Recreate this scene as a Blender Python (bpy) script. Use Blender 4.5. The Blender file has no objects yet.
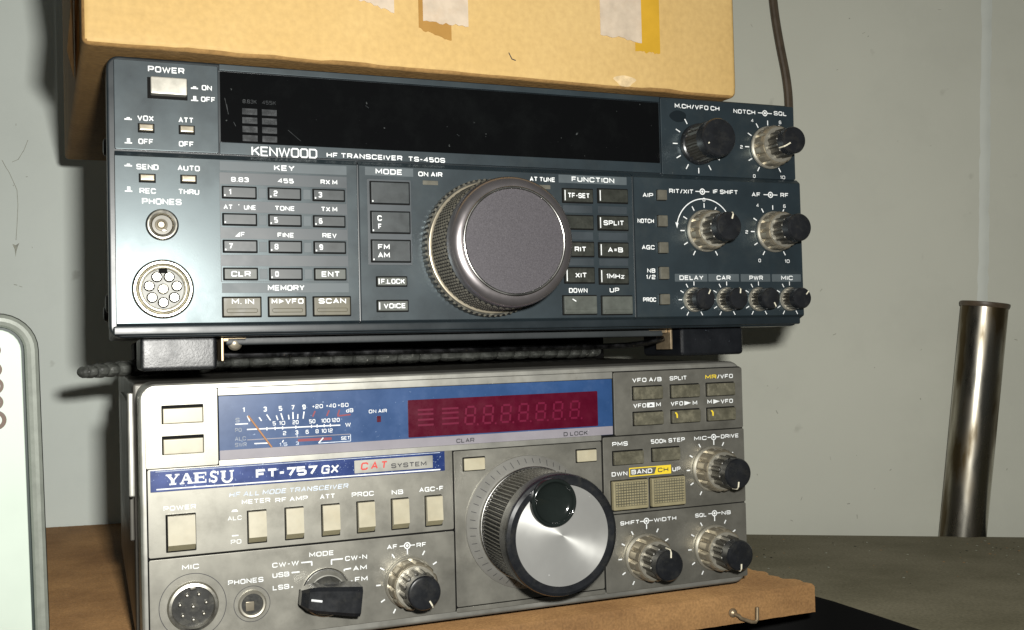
import bpy, bmesh, math, random
from mathutils import Vector, Matrix
random.seed(7)
S = 0.001                                   # everything is laid out in millimetres, 1 unit = 1 m
scene = bpy.context.scene
COL = scene.collection
PI = math.pi

# ------------------------------------------------------------------ materials
def mat(name, col, rough=.5, metal=0., spec=.5, noise=None, bump=None, specks=None, grime=None, coat=0., coatr=.08, tint=None, aniso=0., emis=None, brushed=None):
    """noise=(scale, amount) tone variation; bump=(scale, strength); specks=(scale, threshold, colour); grime=(scale, colour, amount)"""
    m = bpy.data.materials.new(name); m.use_nodes = True
    nt = m.node_tree; N = nt.nodes; L = nt.links
    b = N['Principled BSDF']
    b.inputs['Roughness'].default_value = rough
    b.inputs['Metallic'].default_value = metal
    b.inputs['Specular IOR Level'].default_value = spec
    b.inputs['Coat Weight'].default_value = coat
    if tint: b.inputs['Specular Tint'].default_value=(*tint,1); b.inputs['Coat Tint'].default_value=(1,1,1,1)
    b.inputs['Coat Roughness'].default_value = coatr
    b.inputs['Anisotropic'].default_value = aniso
    b.inputs['Base Color'].default_value = (*col, 1)
    tc = N.new('ShaderNodeTexCoord')
    out = None
    def noise_node(scale, detail=4, rough_=.6):
        n = N.new('ShaderNodeTexNoise'); n.inputs['Scale'].default_value = scale
        n.inputs['Detail'].default_value = detail; n.inputs['Roughness'].default_value = rough_
        L.new(tc.outputs['Object'], n.inputs['Vector']); return n
    def mix(fac, a, c):
        x = N.new('ShaderNodeMix'); x.data_type = 'RGBA'
        L.new(fac, x.inputs[0])
        if isinstance(a, tuple): x.inputs[6].default_value = (*a, 1)
        else: L.new(a, x.inputs[6])
        x.inputs[7].default_value = (*c, 1)
        return x.outputs[2]
    cur = tuple(col)
    if noise:
        n = noise_node(noise[0]); r = N.new('ShaderNodeMapRange')
        r.inputs[1].default_value = .3; r.inputs[2].default_value = .7
        L.new(n.outputs['Fac'], r.inputs[0])
        lo = tuple(c*(1-noise[1]) for c in col); hi = tuple(min(1, c*(1+noise[1])) for c in col)
        cur = mix(r.outputs[0], lo, hi)
        rr = N.new('ShaderNodeMapRange'); rr.inputs[1].default_value = .3; rr.inputs[2].default_value = .7
        rr.inputs[3].default_value = max(0.02, rough-.06); rr.inputs[4].default_value = min(1, rough+.06)
        L.new(n.outputs['Fac'], rr.inputs[0]); L.new(rr.outputs[0], b.inputs['Roughness'])
    if grime:
        n = noise_node(grime[0], 8, .7); r = N.new('ShaderNodeMapRange')
        r.inputs[1].default_value = .5; r.inputs[2].default_value = .72; r.inputs[4].default_value = grime[2]
        L.new(n.outputs['Fac'], r.inputs[0]); cur = mix(r.outputs[0], cur, grime[1])
    if specks:
        n = noise_node(specks[0], 2, .5); r = N.new('ShaderNodeMapRange')
        r.inputs[1].default_value = specks[1]; r.inputs[2].default_value = specks[1]+.05
        L.new(n.outputs['Fac'], r.inputs[0]); cur = mix(r.outputs[0], cur, specks[2])
    if not isinstance(cur, tuple): L.new(cur, b.inputs['Base Color'])
    if bump:
        n = noise_node(bump[0], 3); bp = N.new('ShaderNodeBump'); bp.inputs['Strength'].default_value = bump[1]
        bp.inputs['Distance'].default_value = .12/bump[0]
        L.new(n.outputs['Fac'], bp.inputs['Height']); L.new(bp.outputs[0], b.inputs['Normal'])
    return m

M = {}
M['k_panel']  = mat('dark_panel_plastic', (.0105,.0188,.0245), .315, coat=.75, coatr=.56, tint=(.80,.96,1.0), noise=(60,.18), bump=(2600,.10), grime=(45,(.04,.047,.045),.35), specks=(1300,.78,(.25,.26,.24)))
M['k_bezel']  = mat('dark_bezel_plastic', (.011,.016,.0195), .36, noise=(50,.2), bump=(2200,.08), specks=(1100,.78,(.2,.2,.18)))
M['k_case']   = mat('dark_case_paint', (.022,.026,.028), .5, noise=(40,.2), bump=(900,.25))
M['k_bar']    = mat('slate_print', (.07,.086,.094), .5, noise=(90,.15))
M['k_strip']  = mat('dim_slate_print', (.022,.031,.038), .45, coat=.6, coatr=.56, noise=(90,.15))
M['k_key']    = mat('grey_key_plastic', (.017,.023,.025), .42, coat=.4, coatr=.55, noise=(220,.25), specks=(1500,.74,(.2,.2,.18)))
M['k_key2']   = mat('olive_key_plastic', (.022,.024,.019), .45, noise=(260,.3), grime=(240,(.06,.06,.05),.5))
M['k_pale']   = mat('pale_grey_key_plastic', (.075,.082,.072), .45, noise=(220,.2), grime=(200,(.06,.06,.05),.4))
M['k_tan']    = mat('tan_key_plastic', (.095,.086,.056), .45, noise=(220,.2), grime=(200,(.05,.045,.03),.4))
M['k_led']    = mat('unlit_indicator', (.10,.095,.075), .4, noise=(300,.2))
M['recess']   = mat('recess_black', (.006,.006,.006), .7, spec=.08)
M['white']    = mat('white_print', (.74,.76,.76), .6, noise=(700,.15))
M['faint']    = mat('worn_blue_white_print', (.52,.58,.66), .6, noise=(500,.3))
M['yellow']   = mat('yellow_print', (.75,.56,.03), .55)
M['red']      = mat('red_print', (.52,.05,.04), .55)
M['dull_red']  = mat('dull_red_print', (.20,.030,.045), .55)
M['grey_ink']  = mat('worn_grey_print', (.24,.27,.32), .6, noise=(500,.3))
M['dark_ink'] = mat('dark_print', (.03,.03,.035), .55)
M['glass']    = mat('black_display_glass', (.0028,.003,.0033), .12, spec=.35, grime=(45,(.007,.008,.008),.5), specks=(620,.75,(.06,.065,.065)))
M['ghost']    = mat('unlit_display_cell', (.021,.024,.026), .3, noise=(400,.35))
M['ghost_ink']= mat('unlit_display_print', (.008,.009,.010), .3)
M['chrome']   = mat('worn_chrome', (.62,.59,.52), .26, 1., noise=(180,.2), grime=(220,(.16,.12,.07),.6))
M['nickel']   = mat('connector_nickel', (.62,.60,.53), .36, 1., noise=(300,.15), grime=(260,(.25,.2,.12),.4))
M['button']   = mat('silver_button_plastic', (.50,.48,.42), .35, .35, noise=(150,.12))
M['insert_grey']= mat('pale_insert_plastic', (.30,.30,.28), .5, noise=(300,.3), grime=(350,(.08,.075,.06),.6))
M['ring']     = mat('bronze_grey_ring', (.30,.265,.20), .36, .62, noise=(70,.12), grime=(60,(.11,.095,.07),.5))
M['ring_dark']= mat('dark_bronze_ring', (.052,.049,.041), .33, .45, noise=(70,.15), grime=(60,(.03,.028,.022),.5))
M['ring2']    = mat('dull_brass_rim', (.50,.475,.40), .40, .75, noise=(70,.1), grime=(90,(.22,.19,.14),.4))
M['cap']      = mat('black_knob_plastic', (.012,.013,.015), .26, noise=(200,.2), grime=(240,(.05,.048,.04),.35))
M['pointer']  = mat('cream_pointer', (.70,.66,.52), .5)
M['k_knobface']= mat('speckled_grey_knob_face', (.082,.076,.084), .42, .3, noise=(3600,.22), bump=(3600,.2), specks=(3400,.72,(.18,.175,.18)))
M['k_knobrim'] = mat('satin_grey_knob_rim', (.26,.24,.245), .30, .85, noise=(60,.08))
M['k_knurl']  = mat('dusty_black_knurl', (.030,.030,.026), .38, noise=(400,.2), grime=(420,(.20,.19,.145),.75))
M['steel']    = mat('bright_steel', (.62,.61,.58), .25, 1., noise=(120,.1))
M['y_panel']  = mat('silver_grey_panel_paint', (.285,.277,.242), .43, .78, noise=(70,.10), bump=(3000,.16), grime=(60,(.10,.094,.075),.35), specks=(1800,.74,(.2,.2,.18)))
M['y_bezel']  = mat('pale_silver_bezel', (.38,.375,.34), .40, .7, noise=(60,.12), grime=(70,(.16,.145,.11),.4))
M['y_case']   = mat('silver_case_paint', (.085,.08,.068), .42, .3, noise=(45,.15), grime=(50,(.07,.055,.035),.5))
M['y_blue']   = mat('blue_meter_film', (.020,.058,.16), .35, noise=(60,.15), specks=(900,.735,(.20,.27,.40)), grime=(80,(.08,.13,.26),.35))
M['y_badge']  = mat('blue_badge_foil', (.014,.035,.15), .35, .2, noise=(120,.2), specks=(1600,.68,(.28,.36,.52)))
M['y_greystrip']= mat('lilac_grey_film', (.24,.225,.25), .38, noise=(60,.1), specks=(900,.74,(.5,.5,.5)))
M['y_red']    = mat('dark_red_display_window', (.066,.0012,.0115), .28, noise=(200,.12), grime=(120,(.10,.003,.02),.4))
M['y_seg']    = mat('unlit_red_segment', (.122,.004,.026), .35)
M['y_key']    = mat('ivory_button', (.40,.365,.26), .36, coat=.8, coatr=.45, noise=(160,.1), grime=(170,(.40,.33,.2),.4))
M['y_keyd']   = mat('olive_grey_button', (.085,.08,.056), .45, noise=(300,.25), grime=(260,(.26,.24,.17),.5))
M['y_keys']   = mat('shaded_ivory_underside', (.30,.27,.17), .5, noise=(160,.1))  # darker ivory copy, shade painted onto button undersides
M['y_grid']   = mat('cream_ribbed_button', (.25,.22,.13), .5, noise=(200,.12))
M['alu']      = mat('spun_aluminium', (.52,.52,.50), .38, .62, aniso=.8, noise=(35,.10), specks=(420,.73,(.85,.85,.83)))
_n=M['alu'].node_tree; _t=_n.nodes.new('ShaderNodeTangent'); _t.direction_type='RADIAL'; _t.axis='Y'
_n.nodes['Principled BSDF'].inputs['Anisotropic Rotation'].default_value=.25
_n.links.new(_t.outputs[0],_n.nodes['Principled BSDF'].inputs['Tangent'])
M['y_dial']   = mat('satin_silver_dial', (.27,.265,.245), .36, .35, noise=(60,.1), grime=(80,(.16,.15,.12),.4))
M['valley']   = mat('dark_knurl_valley', (.009,.009,.008), .5)
M['ridge']    = mat('worn_knurl_ridge', (.105,.10,.082), .36, noise=(260,.3), grime=(240,(.04,.038,.03),.5))
M['y_grip']   = mat('dusty_ribbed_grip', (.042,.040,.033), .40, noise=(300,.2), grime=(260,(.15,.143,.115),.75))
M['rubber']   = mat('black_rubber_grip', (.022,.022,.020), .42, noise=(300,.25), grime=(330,(.12,.115,.09),.55))
M['gloss']    = mat('gloss_black_plastic', (.010,.013,.012), .10, noise=(120,.1))
M['needle']   = mat('orange_needle', (.42,.22,.11), .45)
M['foot']     = mat('glossy_black_foot', (.006,.007,.009), .38, noise=(120,.2), bump=(1300,.6), specks=(1000,.76,(.20,.23,.28)))  # bluish specks in the colour stand in for glitter
M['dark_chrome']= mat('dark_chrome_wire', (.20,.20,.21), .22, 1., noise=(260,.5), grime=(200,(.02,.02,.02),.8), specks=(500,.72,(.7,.6,.5)))  # dark patches and warm specks stand in for reflections and glints
M['brass']    = mat('brassy_bracket', (.36,.28,.18), .45, .7, noise=(250,.2))
M['strip']    = mat('grey_black_ribbed_rubber', (.066,.069,.062), .5, noise=(300,.45), bump=(700,2.), specks=(700,.68,(.30,.30,.27)))
M['cord']     = mat('brown_grey_cord', (.085,.062,.040), .45, noise=(150,.2))
M['tape_brown']= mat('glossy_brown_tape', (.34,.185,.05), .3, noise=(90,.12))
M['tape_amber']= mat('amber_tape', (.52,.30,.028), .25, noise=(70,.10))
M['tape_pale'] = mat('torn_pale_paper', (.50,.41,.31), .7, noise=(160,.12), grime=(120,(.45,.33,.22),.6))
M['worn_card']= mat('worn_card_fibre', (.58,.44,.25), .8, noise=(300,.25))
M['pale_green']= mat('pale_mint_enamel', (.58,.67,.585), .5, noise=(25,.05))
M['grey_frame']= mat('grey_painted_frame', (.26,.28,.245), .42, .1, noise=(200,.10), bump=(900,.15))
M['gasket']   = mat('dark_green_gasket', (.02,.035,.03), .5)
M['brown_ring']= mat('rusty_brown_ring', (.10,.055,.032), .5, noise=(200,.3))

def pipe_mat():
    m = mat('rust_stained_chrome', (.56,.54,.48), .22, 1., noise=(40,.15))
    nt = m.node_tree; N, L = nt.nodes, nt.links; b = N['Principled BSDF']
    tc = N.new('ShaderNodeTexCoord'); mp = N.new('ShaderNodeMapping'); mp.inputs['Scale'].default_value = (75,75,16)
    n = N.new('ShaderNodeTexNoise'); n.inputs['Scale'].default_value = 1; n.inputs['Detail'].default_value = 7
    L.new(tc.outputs['Object'], mp.inputs[0]); L.new(mp.outputs[0], n.inputs['Vector'])
    r = N.new('ShaderNodeMapRange'); r.inputs[1].default_value=.40; r.inputs[2].default_value=.62; L.new(n.outputs['Fac'], r.inputs[0])
    x = N.new('ShaderNodeMix'); x.data_type='RGBA'; L.new(r.outputs[0], x.inputs[0])
    x.inputs[6].default_value=(.50,.48,.42,1); x.inputs[7].default_value=(.12,.09,.048,1)
    L.new(x.outputs[2], b.inputs['Base Color'])
    rr = N.new('ShaderNodeMapRange'); rr.inputs[3].default_value=.2; rr.inputs[4].default_value=.5
    L.new(r.outputs[0], rr.inputs[0]); L.new(rr.outputs[0], b.inputs['Roughness'])
    return m
M['pipe'] = pipe_mat()

def wood_mat(name, c1, c2, scale, stretch, rough=.75, bumps=.35, fine=(900,.25), dr=0.):
    m = bpy.data.materials.new(name); m.use_nodes = True
    nt = m.node_tree; N, L = nt.nodes, nt.links; b = N['Principled BSDF']
    b.inputs['Roughness'].default_value = rough; b.inputs['Specular IOR Level'].default_value = .25; b.inputs['Diffuse Roughness'].default_value = dr
    tc = N.new('ShaderNodeTexCoord'); mp = N.new('ShaderNodeMapping'); mp.inputs['Scale'].default_value = stretch
    L.new(tc.outputs['Object'], mp.inputs[0])
    n = N.new('ShaderNodeTexNoise'); n.inputs['Scale'].default_value = scale; n.inputs['Detail'].default_value = 8; n.inputs['Roughness'].default_value=.65
    L.new(mp.outputs[0], n.inputs['Vector'])
    n2 = N.new('ShaderNodeTexNoise'); n2.inputs['Scale'].default_value = fine[0]; n2.inputs['Detail'].default_value = 4
    L.new(tc.outputs['Object'], n2.inputs['Vector'])
    r = N.new('ShaderNodeMapRange'); r.inputs[1].default_value=.32; r.inputs[2].default_value=.68; L.new(n.outputs['Fac'], r.inputs[0])
    x = N.new('ShaderNodeMix'); x.data_type='RGBA'; L.new(r.outputs[0], x.inputs[0]); x.inputs[6].default_value=(*c1,1); x.inputs[7].default_value=(*c2,1)
    y = N.new('ShaderNodeMix'); y.data_type='RGBA'; y.blend_type='OVERLAY'; y.inputs[0].default_value=fine[1]
    L.new(x.outputs[2], y.inputs[6]); L.new(n2.outputs['Fac'], y.inputs[7]); L.new(y.outputs[2], b.inputs['Base Color'])
    bp = N.new('ShaderNodeBump'); bp.inputs['Strength'].default_value=bumps; bp.inputs['Distance'].default_value=.0008
    L.new(n2.outputs['Fac'], bp.inputs['Height']); L.new(bp.outputs[0], b.inputs['Normal'])
    return m
M['plank']  = wood_mat('raw_brown_board', (.185,.098,.040), (.31,.175,.072), 26, (1,1,2.2), .8, .5, (1100,.45), dr=.8)
M['desk']   = wood_mat('dusty_brown_desk', (.085,.077,.048), (.135,.122,.082), 16, (1,1.4,1), .75, .3, (700,.5), dr=.7)
M['card']   = wood_mat('tan_cardboard', (.48,.315,.115), (.545,.375,.155), 9, (1,1,1), .6, .12, (420,.18))
M['card_dark'] = wood_mat('dark_cardboard', (.25,.14,.048), (.36,.215,.08), 30, (1,1,1), .75, .3, (500,.4))

def wall_mat(name,col):
    m = mat(name, col, .55, spec=.3, noise=(6,.05), bump=(160,.10), grime=(14,tuple(c*.84 for c in col),.35))
    nt = m.node_tree; N, L = nt.nodes, nt.links; b = N['Principled BSDF']
    src = b.inputs['Base Color'].links[0].from_socket
    tc = N.new('ShaderNodeTexCoord'); n = N.new('ShaderNodeTexNoise'); n.inputs['Scale'].default_value=75; n.inputs['Detail'].default_value=3
    L.new(tc.outputs['Object'], n.inputs['Vector'])
    r = N.new('ShaderNodeMapRange'); r.inputs[1].default_value=.70; r.inputs[2].default_value=.78; r.inputs[4].default_value=.45
    L.new(n.outputs['Fac'], r.inputs[0])
    x = N.new('ShaderNodeMix'); x.data_type='RGBA'; L.new(r.outputs[0], x.inputs[0]); L.new(src, x.inputs[6]); x.inputs[7].default_value=(.36,.36,.30,1)
    L.new(x.outputs[2], b.inputs['Base Color'])
    return m
M['scuff2'] = mat('wall_scuff_dim', (.32,.32,.26), .6, noise=(300,.3))
M['scuff']  = mat('wall_scuff', (.42,.43,.36), .6, noise=(300,.3))
M['dark_blotch'] = mat('dark_panel_blotch', (.0062,.0105,.0135), .42, spec=.4)
M['floor'] = mat('dark_floor', (.03,.027,.022), .6, noise=(8,.2))
M['wall'] = wall_mat('pale_grey_wall_paint',(.545,.55,.47))
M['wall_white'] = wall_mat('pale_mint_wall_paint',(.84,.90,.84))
M['seam'] = mat('wall_filler', (.58,.605,.55), .6, noise=(30,.06))

# ------------------------------------------------------------------ mesh builder (local axes: x = along panel, y = away from viewer, z = up; mm)
GLYPH = {
'A':(5,[[(0,0),(2.5,6),(5,0)],[(1.0,1.9),(4.0,1.9)]]), 'B':(5,[[(0,0),(0,6),(4,6),(4.8,5.3),(4.8,3.8),(4,3.1),(0,3.1)],[(4,3.1),(5,2.3),(5,.8),(4.1,0),(0,0)]]),
'C':(5,[[(5,4.4),(5,5),(4.1,6),(.9,6),(0,5),(0,1),(.9,0),(4.1,0),(5,1),(5,1.6)]]), 'D':(5,[[(0,0),(0,6),(4,6),(5,5),(5,1),(4,0),(0,0)]]),
'E':(4.6,[[(4.6,6),(0,6),(0,0),(4.6,0)],[(0,3),(4.1,3)]]), 'F':(4.6,[[(4.6,6),(0,6),(0,0)],[(0,2.9),(3.9,2.9)]]),
'G':(5,[[(5,4.6),(5,5),(4.1,6),(.9,6),(0,5),(0,1),(.9,0),(5,0),(5,2.9),(2.7,2.9)]]), 'H':(5,[[(0,0),(0,6)],[(5,0),(5,6)],[(0,3),(5,3)]]),
'I':(0.01,[[(0,0),(0,6)]]), 'J':(4,[[(4,6),(4,1),(3.1,0),(.9,0),(0,1),(0,1.6)]]), 'K':(4.8,[[(0,0),(0,6)],[(4.7,6),(.5,2.7)],[(1.9,3.5),(4.9,0)]]),
'L':(4.2,[[(0,6),(0,0),(4.2,0)]]), 'M':(5.8,[[(0,0),(0,6),(2.9,1.6),(5.8,6),(5.8,0)]]), 'N':(5,[[(0,0),(0,6),(5,0),(5,6)]]),
'O':(5,[[(.9,6),(0,5),(0,1),(.9,0),(4.1,0),(5,1),(5,5),(4.1,6),(.9,6)]]), 'P':(4.9,[[(0,0),(0,6),(4,6),(4.9,5.2),(4.9,3.4),(4,2.6),(0,2.6)]]),
'Q':(5,[[(.9,6),(0,5),(0,1),(.9,0),(4.1,0),(5,1),(5,5),(4.1,6),(.9,6)],[(3.2,1.7),(5.1,-.4)]]), 'R':(5,[[(0,0),(0,6),(4.1,6),(4.9,5.3),(4.9,3.5),(4.1,2.7),(0,2.7)],[(3.3,2.7),(5,0)]]),
'S':(5,[[(4.9,4.6),(4.9,5.1),(4.1,6),(.9,6),(0,5.2),(0,3.8),(.8,3.1),(4.2,2.9),(5,2.2),(5,.8),(4.1,0),(.9,0),(0,.9),(0,1.4)]]), 'T':(5,[[(0,6),(5,6)],[(2.5,6),(2.5,0)]]),
'U':(5,[[(0,6),(0,1),(.9,0),(4.1,0),(5,1),(5,6)]]), 'V':(5,[[(0,6),(2.5,0),(5,6)]]), 'W':(7.4,[[(0,6),(1.9,0),(3.7,5.6),(5.5,0),(7.4,6)]]),
'X':(5,[[(0,0),(5,6)],[(0,6),(5,0)]]), 'Y':(5,[[(0,6),(2.5,2.8),(5,6)],[(2.5,2.8),(2.5,0)]]), 'Z':(4.8,[[(0,6),(4.8,6),(0,0),(4.8,0)]]),
'0':(4.6,[[(.9,6),(0,5),(0,1),(.9,0),(3.7,0),(4.6,1),(4.6,5),(3.7,6),(.9,6)]]), '1':(1.3,[[(0,4.9),(1.3,6),(1.3,0)]]),
'2':(4.5,[[(0,4.6),(0,5.1),(.8,6),(3.7,6),(4.5,5.2),(4.5,3.7),(3.7,3),(.8,2.9),(0,2.1),(0,0),(4.6,0)]]), '3':(4.5,[[(0,5),(.8,6),(3.7,6),(4.5,5.2),(4.5,3.8),(3.7,3.1),(1.5,3.1)],[(3.7,3.1),(4.6,2.3),(4.6,.8),(3.7,0),(.8,0),(0,1)]]),
'4':(4.8,[[(3.6,0),(3.6,6),(0,1.7),(4.8,1.7)]]), '5':(4.6,[[(4.4,6),(0,6),(0,3.4),(3.7,3.4),(4.6,2.6),(4.6,.8),(3.7,0),(.8,0),(0,.9)]]),
'6':(4.6,[[(4.4,5.2),(3.6,6),(.9,6),(0,5),(0,1),(.9,0),(3.7,0),(4.6,.8),(4.6,2.5),(3.7,3.3),(0,3.3)]]), '7':(4.5,[[(0,6),(4.5,6),(1.6,0)]]),
'8':(4.6,[[(.8,3.1),(0,3.9),(0,5.2),(.8,6),(3.8,6),(4.6,5.2),(4.6,3.9),(3.8,3.1),(.8,3.1),(0,2.3),(0,.8),(.8,0),(3.8,0),(4.6,.8),(4.6,2.3),(3.8,3.1)]]),
'9':(4.6,[[(.2,.8),(1,0),(3.7,0),(4.6,1),(4.6,5),(3.7,6),(.9,6),(0,5.2),(0,3.5),(.9,2.7),(4.6,2.7)]]),
'/':(2.6,[[(0,-.3),(2.6,6.3)]]), '-':(2.4,[[(0,2.8),(2.4,2.8)]]), '+':(3,[[(0,3),(3,3)],[(1.5,1.5),(1.5,4.5)]]), '.':(.01,[[(0,-.45),(0,.45)]]), '=':(3,[[(0,4),(3,4)],[(0,2),(3,2)]]),
"'":(.01,[[(0,6.2),(0,4.6)]]), 'k':(3.6,[[(0,0),(0,6)],[(3.4,4),(.4,2)],[(1.5,2.7),(3.6,0)]]), 'z':(3.6,[[(0,4),(3.6,4),(0,0),(3.6,0)]]), 'd':(4,[[(4,6),(4,0),(.8,0),(0,.8),(0,3),(.8,3.9),(4,3.9)]]),
}
class MB:
    def __init__(s, *mats): s.v=[]; s.f=[]; s.mi=[]; s.mats=[M[m] for m in mats]; s.names=list(mats)
    def m(s, name):
        if name not in s.names: s.names.append(name); s.mats.append(M[name])
        return s.names.index(name)
    def add(s, vs, fs, mi=0):
        o=len(s.v); s.v += [tuple(v) for v in vs]; s.f += [tuple(i+o for i in f) for f in fs]; s.mi += [mi]*len(fs)
        return s
    def bm(s, bm, mi=0):
        bm.verts.index_update(); s.add([tuple(v.co) for v in bm.verts], [[v.index for v in f.verts] for f in bm.faces], mi); bm.free(); return s
    def box(s, x0,x1,y0,y1,z0,z1, bev=.3, mi=0, seg=2, skew=None):
        bm=bmesh.new(); bmesh.ops.create_cube(bm, size=1)
        for v in bm.verts:
            v.co=Vector((x0+(v.co.x+.5)*(x1-x0), y0+(v.co.y+.5)*(y1-y0), z0+(v.co.z+.5)*(z1-z0)))
        if bev>0: bmesh.ops.bevel(bm, geom=bm.edges[:], offset=min(bev, .45*min(x1-x0,y1-y0,z1-z0)), segments=seg, affect='EDGES', profile=.5)
        bmesh.ops.recalc_face_normals(bm, faces=bm.faces[:])
        return s.bm(bm, mi)
    def outline(s, x0,x1,z0,z1,r,n=6):
        P=[]
        for cx,cz,a0 in ((x1-r,z1-r,0),(x0+r,z1-r,90),(x0+r,z0+r,180),(x1-r,z0+r,270)):
            for k in range(n+1):
                a=math.radians(a0+90*k/n); P.append((cx+r*math.cos(a), cz+r*math.sin(a)))
        return P
    def plate(s, x0,x1,z0,z1, y0,y1, r=1., ch=.3, mi=0, steps=3):
        """rounded rectangle prism; front face at y0 (towards the viewer), rounded front edge ch"""
        rings=[(0.,y1)]
        for k in range(steps+1):
            a=PI/2*k/steps; rings.append((ch*(1-math.cos(a)), y0+ch*(1-math.sin(a))))
        V=[];F=[];n=None
        for ins,y in rings:
            P=s.outline(x0+ins,x1-ins,z0+ins,z1-ins,max(r-ins,.05)); n=len(P)
            V += [(p[0],y,p[1]) for p in P]
        for k in range(len(rings)-1):
            for i in range(n):
                j=(i+1)%n; F.append((k*n+i,k*n+j,(k+1)*n+j,(k+1)*n+i))
        F.append(tuple((len(rings)-1)*n+i for i in range(n))); F.append(tuple(range(n-1,-1,-1)))
        return s.add(V,F,mi)
    def lathe(s, cx,cz, prof, n=48, mi=0, mod=None, cap0=True, cap1=True, fmi=None):
        """prof: (radius, y) from back to front, axis along -y"""
        V=[];F=[]
        for k,(r,y) in enumerate(prof):
            for i in range(n):
                a=2*PI*i/n; rr=r*(mod(k,i,a) if mod else 1)
                V.append((cx+rr*math.cos(a), y, cz+rr*math.sin(a)))
        for k in range(len(prof)-1):
            for i in range(n):
                j=(i+1)%n; F.append((k*n+i,k*n+j,(k+1)*n+j,(k+1)*n+i))
        if cap1: F.append(tuple((len(prof)-1)*n+i for i in range(n)))
        if cap0: F.append(tuple(range(n-1,-1,-1)))
        s.add(V,F,mi)
        if fmi:
            base=len(s.mi)-len(F)
            for k in range(len(prof)-1):
                for i in range(n): s.mi[base+k*n+i]=fmi(k,i)
        return s
    def tube(s, path, rad, n=12, mi=0, rfun=None, flat=1.):
        V=[];F=[]; P=[Vector(p) for p in path]; up=None
        for k,p in enumerate(P):
            t=(P[min(k+1,len(P)-1)]-P[max(k-1,0)]).normalized()
            if up is None: up=Vector((0,0,1)) if abs(t.z)<.9 else Vector((0,1,0))
            a=t.cross(up).normalized(); b=a.cross(t).normalized(); up=b
            r=rad*(rfun(k) if rfun else 1)
            for i in range(n):
                q=p+a*(r*flat*math.cos(2*PI*i/n))+b*(r*math.sin(2*PI*i/n)); V.append(q)
        for k in range(len(P)-1):
            for i in range(n):
                j=(i+1)%n; F.append((k*n+i,k*n+j,(k+1)*n+j,(k+1)*n+i))
        F.append(tuple(range(n-1,-1,-1))); F.append(tuple((len(P)-1)*n+i for i in range(n)))
        return s.add(V,F,mi)
    def stroke(s, P, w, y, mat_):
        """one continuous mitred band along P"""
        P=[Vector(p) for p in P]; closed=(P[0]-P[-1]).length<1e-6
        if closed: P=P[:-1]
        n=len(P); V=[]
        for k,p in enumerate(P):
            d0=(p-P[k-1]).normalized() if (k>0 or closed) else None
            d1=(P[(k+1)%n]-p).normalized() if (k<n-1 or closed) else None
            d0=d0 or d1; d1=d1 or d0
            n0=Vector((-d0.y,d0.x)); n1=Vector((-d1.y,d1.x)); m=n0+n1
            m=m.normalized() if m.length>1e-6 else n0
            l=min(1/max(m.dot(n0),.35),1.9)*w/2
            V+=[(p.x+m.x*l,p.y+m.y*l),(p.x-m.x*l,p.y-m.y*l)]
        s.qc=(getattr(s,'qc',0)+1)%12; yy=y-.004*s.qc
        F=[(2*k,2*k+2,2*k+3,2*k+1) for k in range(n-1)]
        if closed: F.append((2*n-2,0,1,2*n-1))
        return s.add([(a,yy,b) for a,b in V],F,s.m(mat_))
    def text(s, t, x0,x1, zc, h, y, mat_='white', bold=.20, shear=0., gap=2.3):
        """squarish stroke lettering between x0 and x1, cap height h, centred on zc"""
        if bold<.1: bold=.20
        if h<1.55: bold=min(bold,.165)
        x=0; items=[]
        for ch in t:
            if ch==' ': x+=2.4; continue
            wd,st=GLYPH[ch]; items.append((x,st)); x+=wd+gap
        tot=max(x-gap,.2); w=h*bold; k=(x1-x0-w)/tot; kz=(h-w)/6
        if len(t)==1: k=min(k,kz*1.35); x0=x0+((x1-x0)-(tot*k+w))/2
        for ox,st in items:
            for P in st:
                s.stroke([(x0+w/2+(ox+px)*k+shear*pz*kz, zc-h/2+w/2+pz*kz) for px,pz in P], w, y, mat_)
        return s
    def quad(s, pts, y, mat_='white'):
        s.qc=(getattr(s,'qc',0)+1)%12; y-=.004*s.qc
        return s.add([(p[0],y,p[1]) for p in pts],[tuple(range(len(pts)))],s.m(mat_))
    def line(s, a,b,w,y,mat_='white'):
        d=Vector((b[0]-a[0],b[1]-a[1])); n=Vector((-d.y,d.x)).normalized()*(w/2)
        return s.quad([(a[0]+n.x,a[1]+n.y),(b[0]+n.x,b[1]+n.y),(b[0]-n.x,b[1]-n.y),(a[0]-n.x,a[1]-n.y)],y,mat_)
    def arc(s, cx,cz,r,a0,a1,w,y,mat_='white',n=24):
        V=[];F=[]
        for k in range(n+1):
            a=math.radians(a0+(a1-a0)*k/n)
            for rr in (r-w/2,r+w/2): V.append((cx+rr*math.cos(a),y,cz+rr*math.sin(a)))
        for k in range(n): F.append((2*k,2*k+1,2*k+3,2*k+2))
        return s.add(V,F,s.m(mat_))
    def obj(s, name, parent=None, smooth=25):
        me=bpy.data.meshes.new(name)
        me.from_pydata([(x*S,y*S,z*S) for x,y,z in s.v],[],s.f)
        for m in s.mats: me.materials.append(m)
        me.polygons.foreach_set('material_index', s.mi); me.update()
        if smooth:
            me.polygons.foreach_set('use_smooth',[True]*len(me.polygons)); me.set_sharp_from_angle(angle=math.radians(smooth))
        o=bpy.data.objects.new(name, me); COL.objects.link(o)
        if smooth:
            wn=o.modifiers.new('normals','WEIGHTED_NORMAL'); wn.keep_sharp=True; wn.weight=80
        if parent: o.parent=parent
        return o

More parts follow.
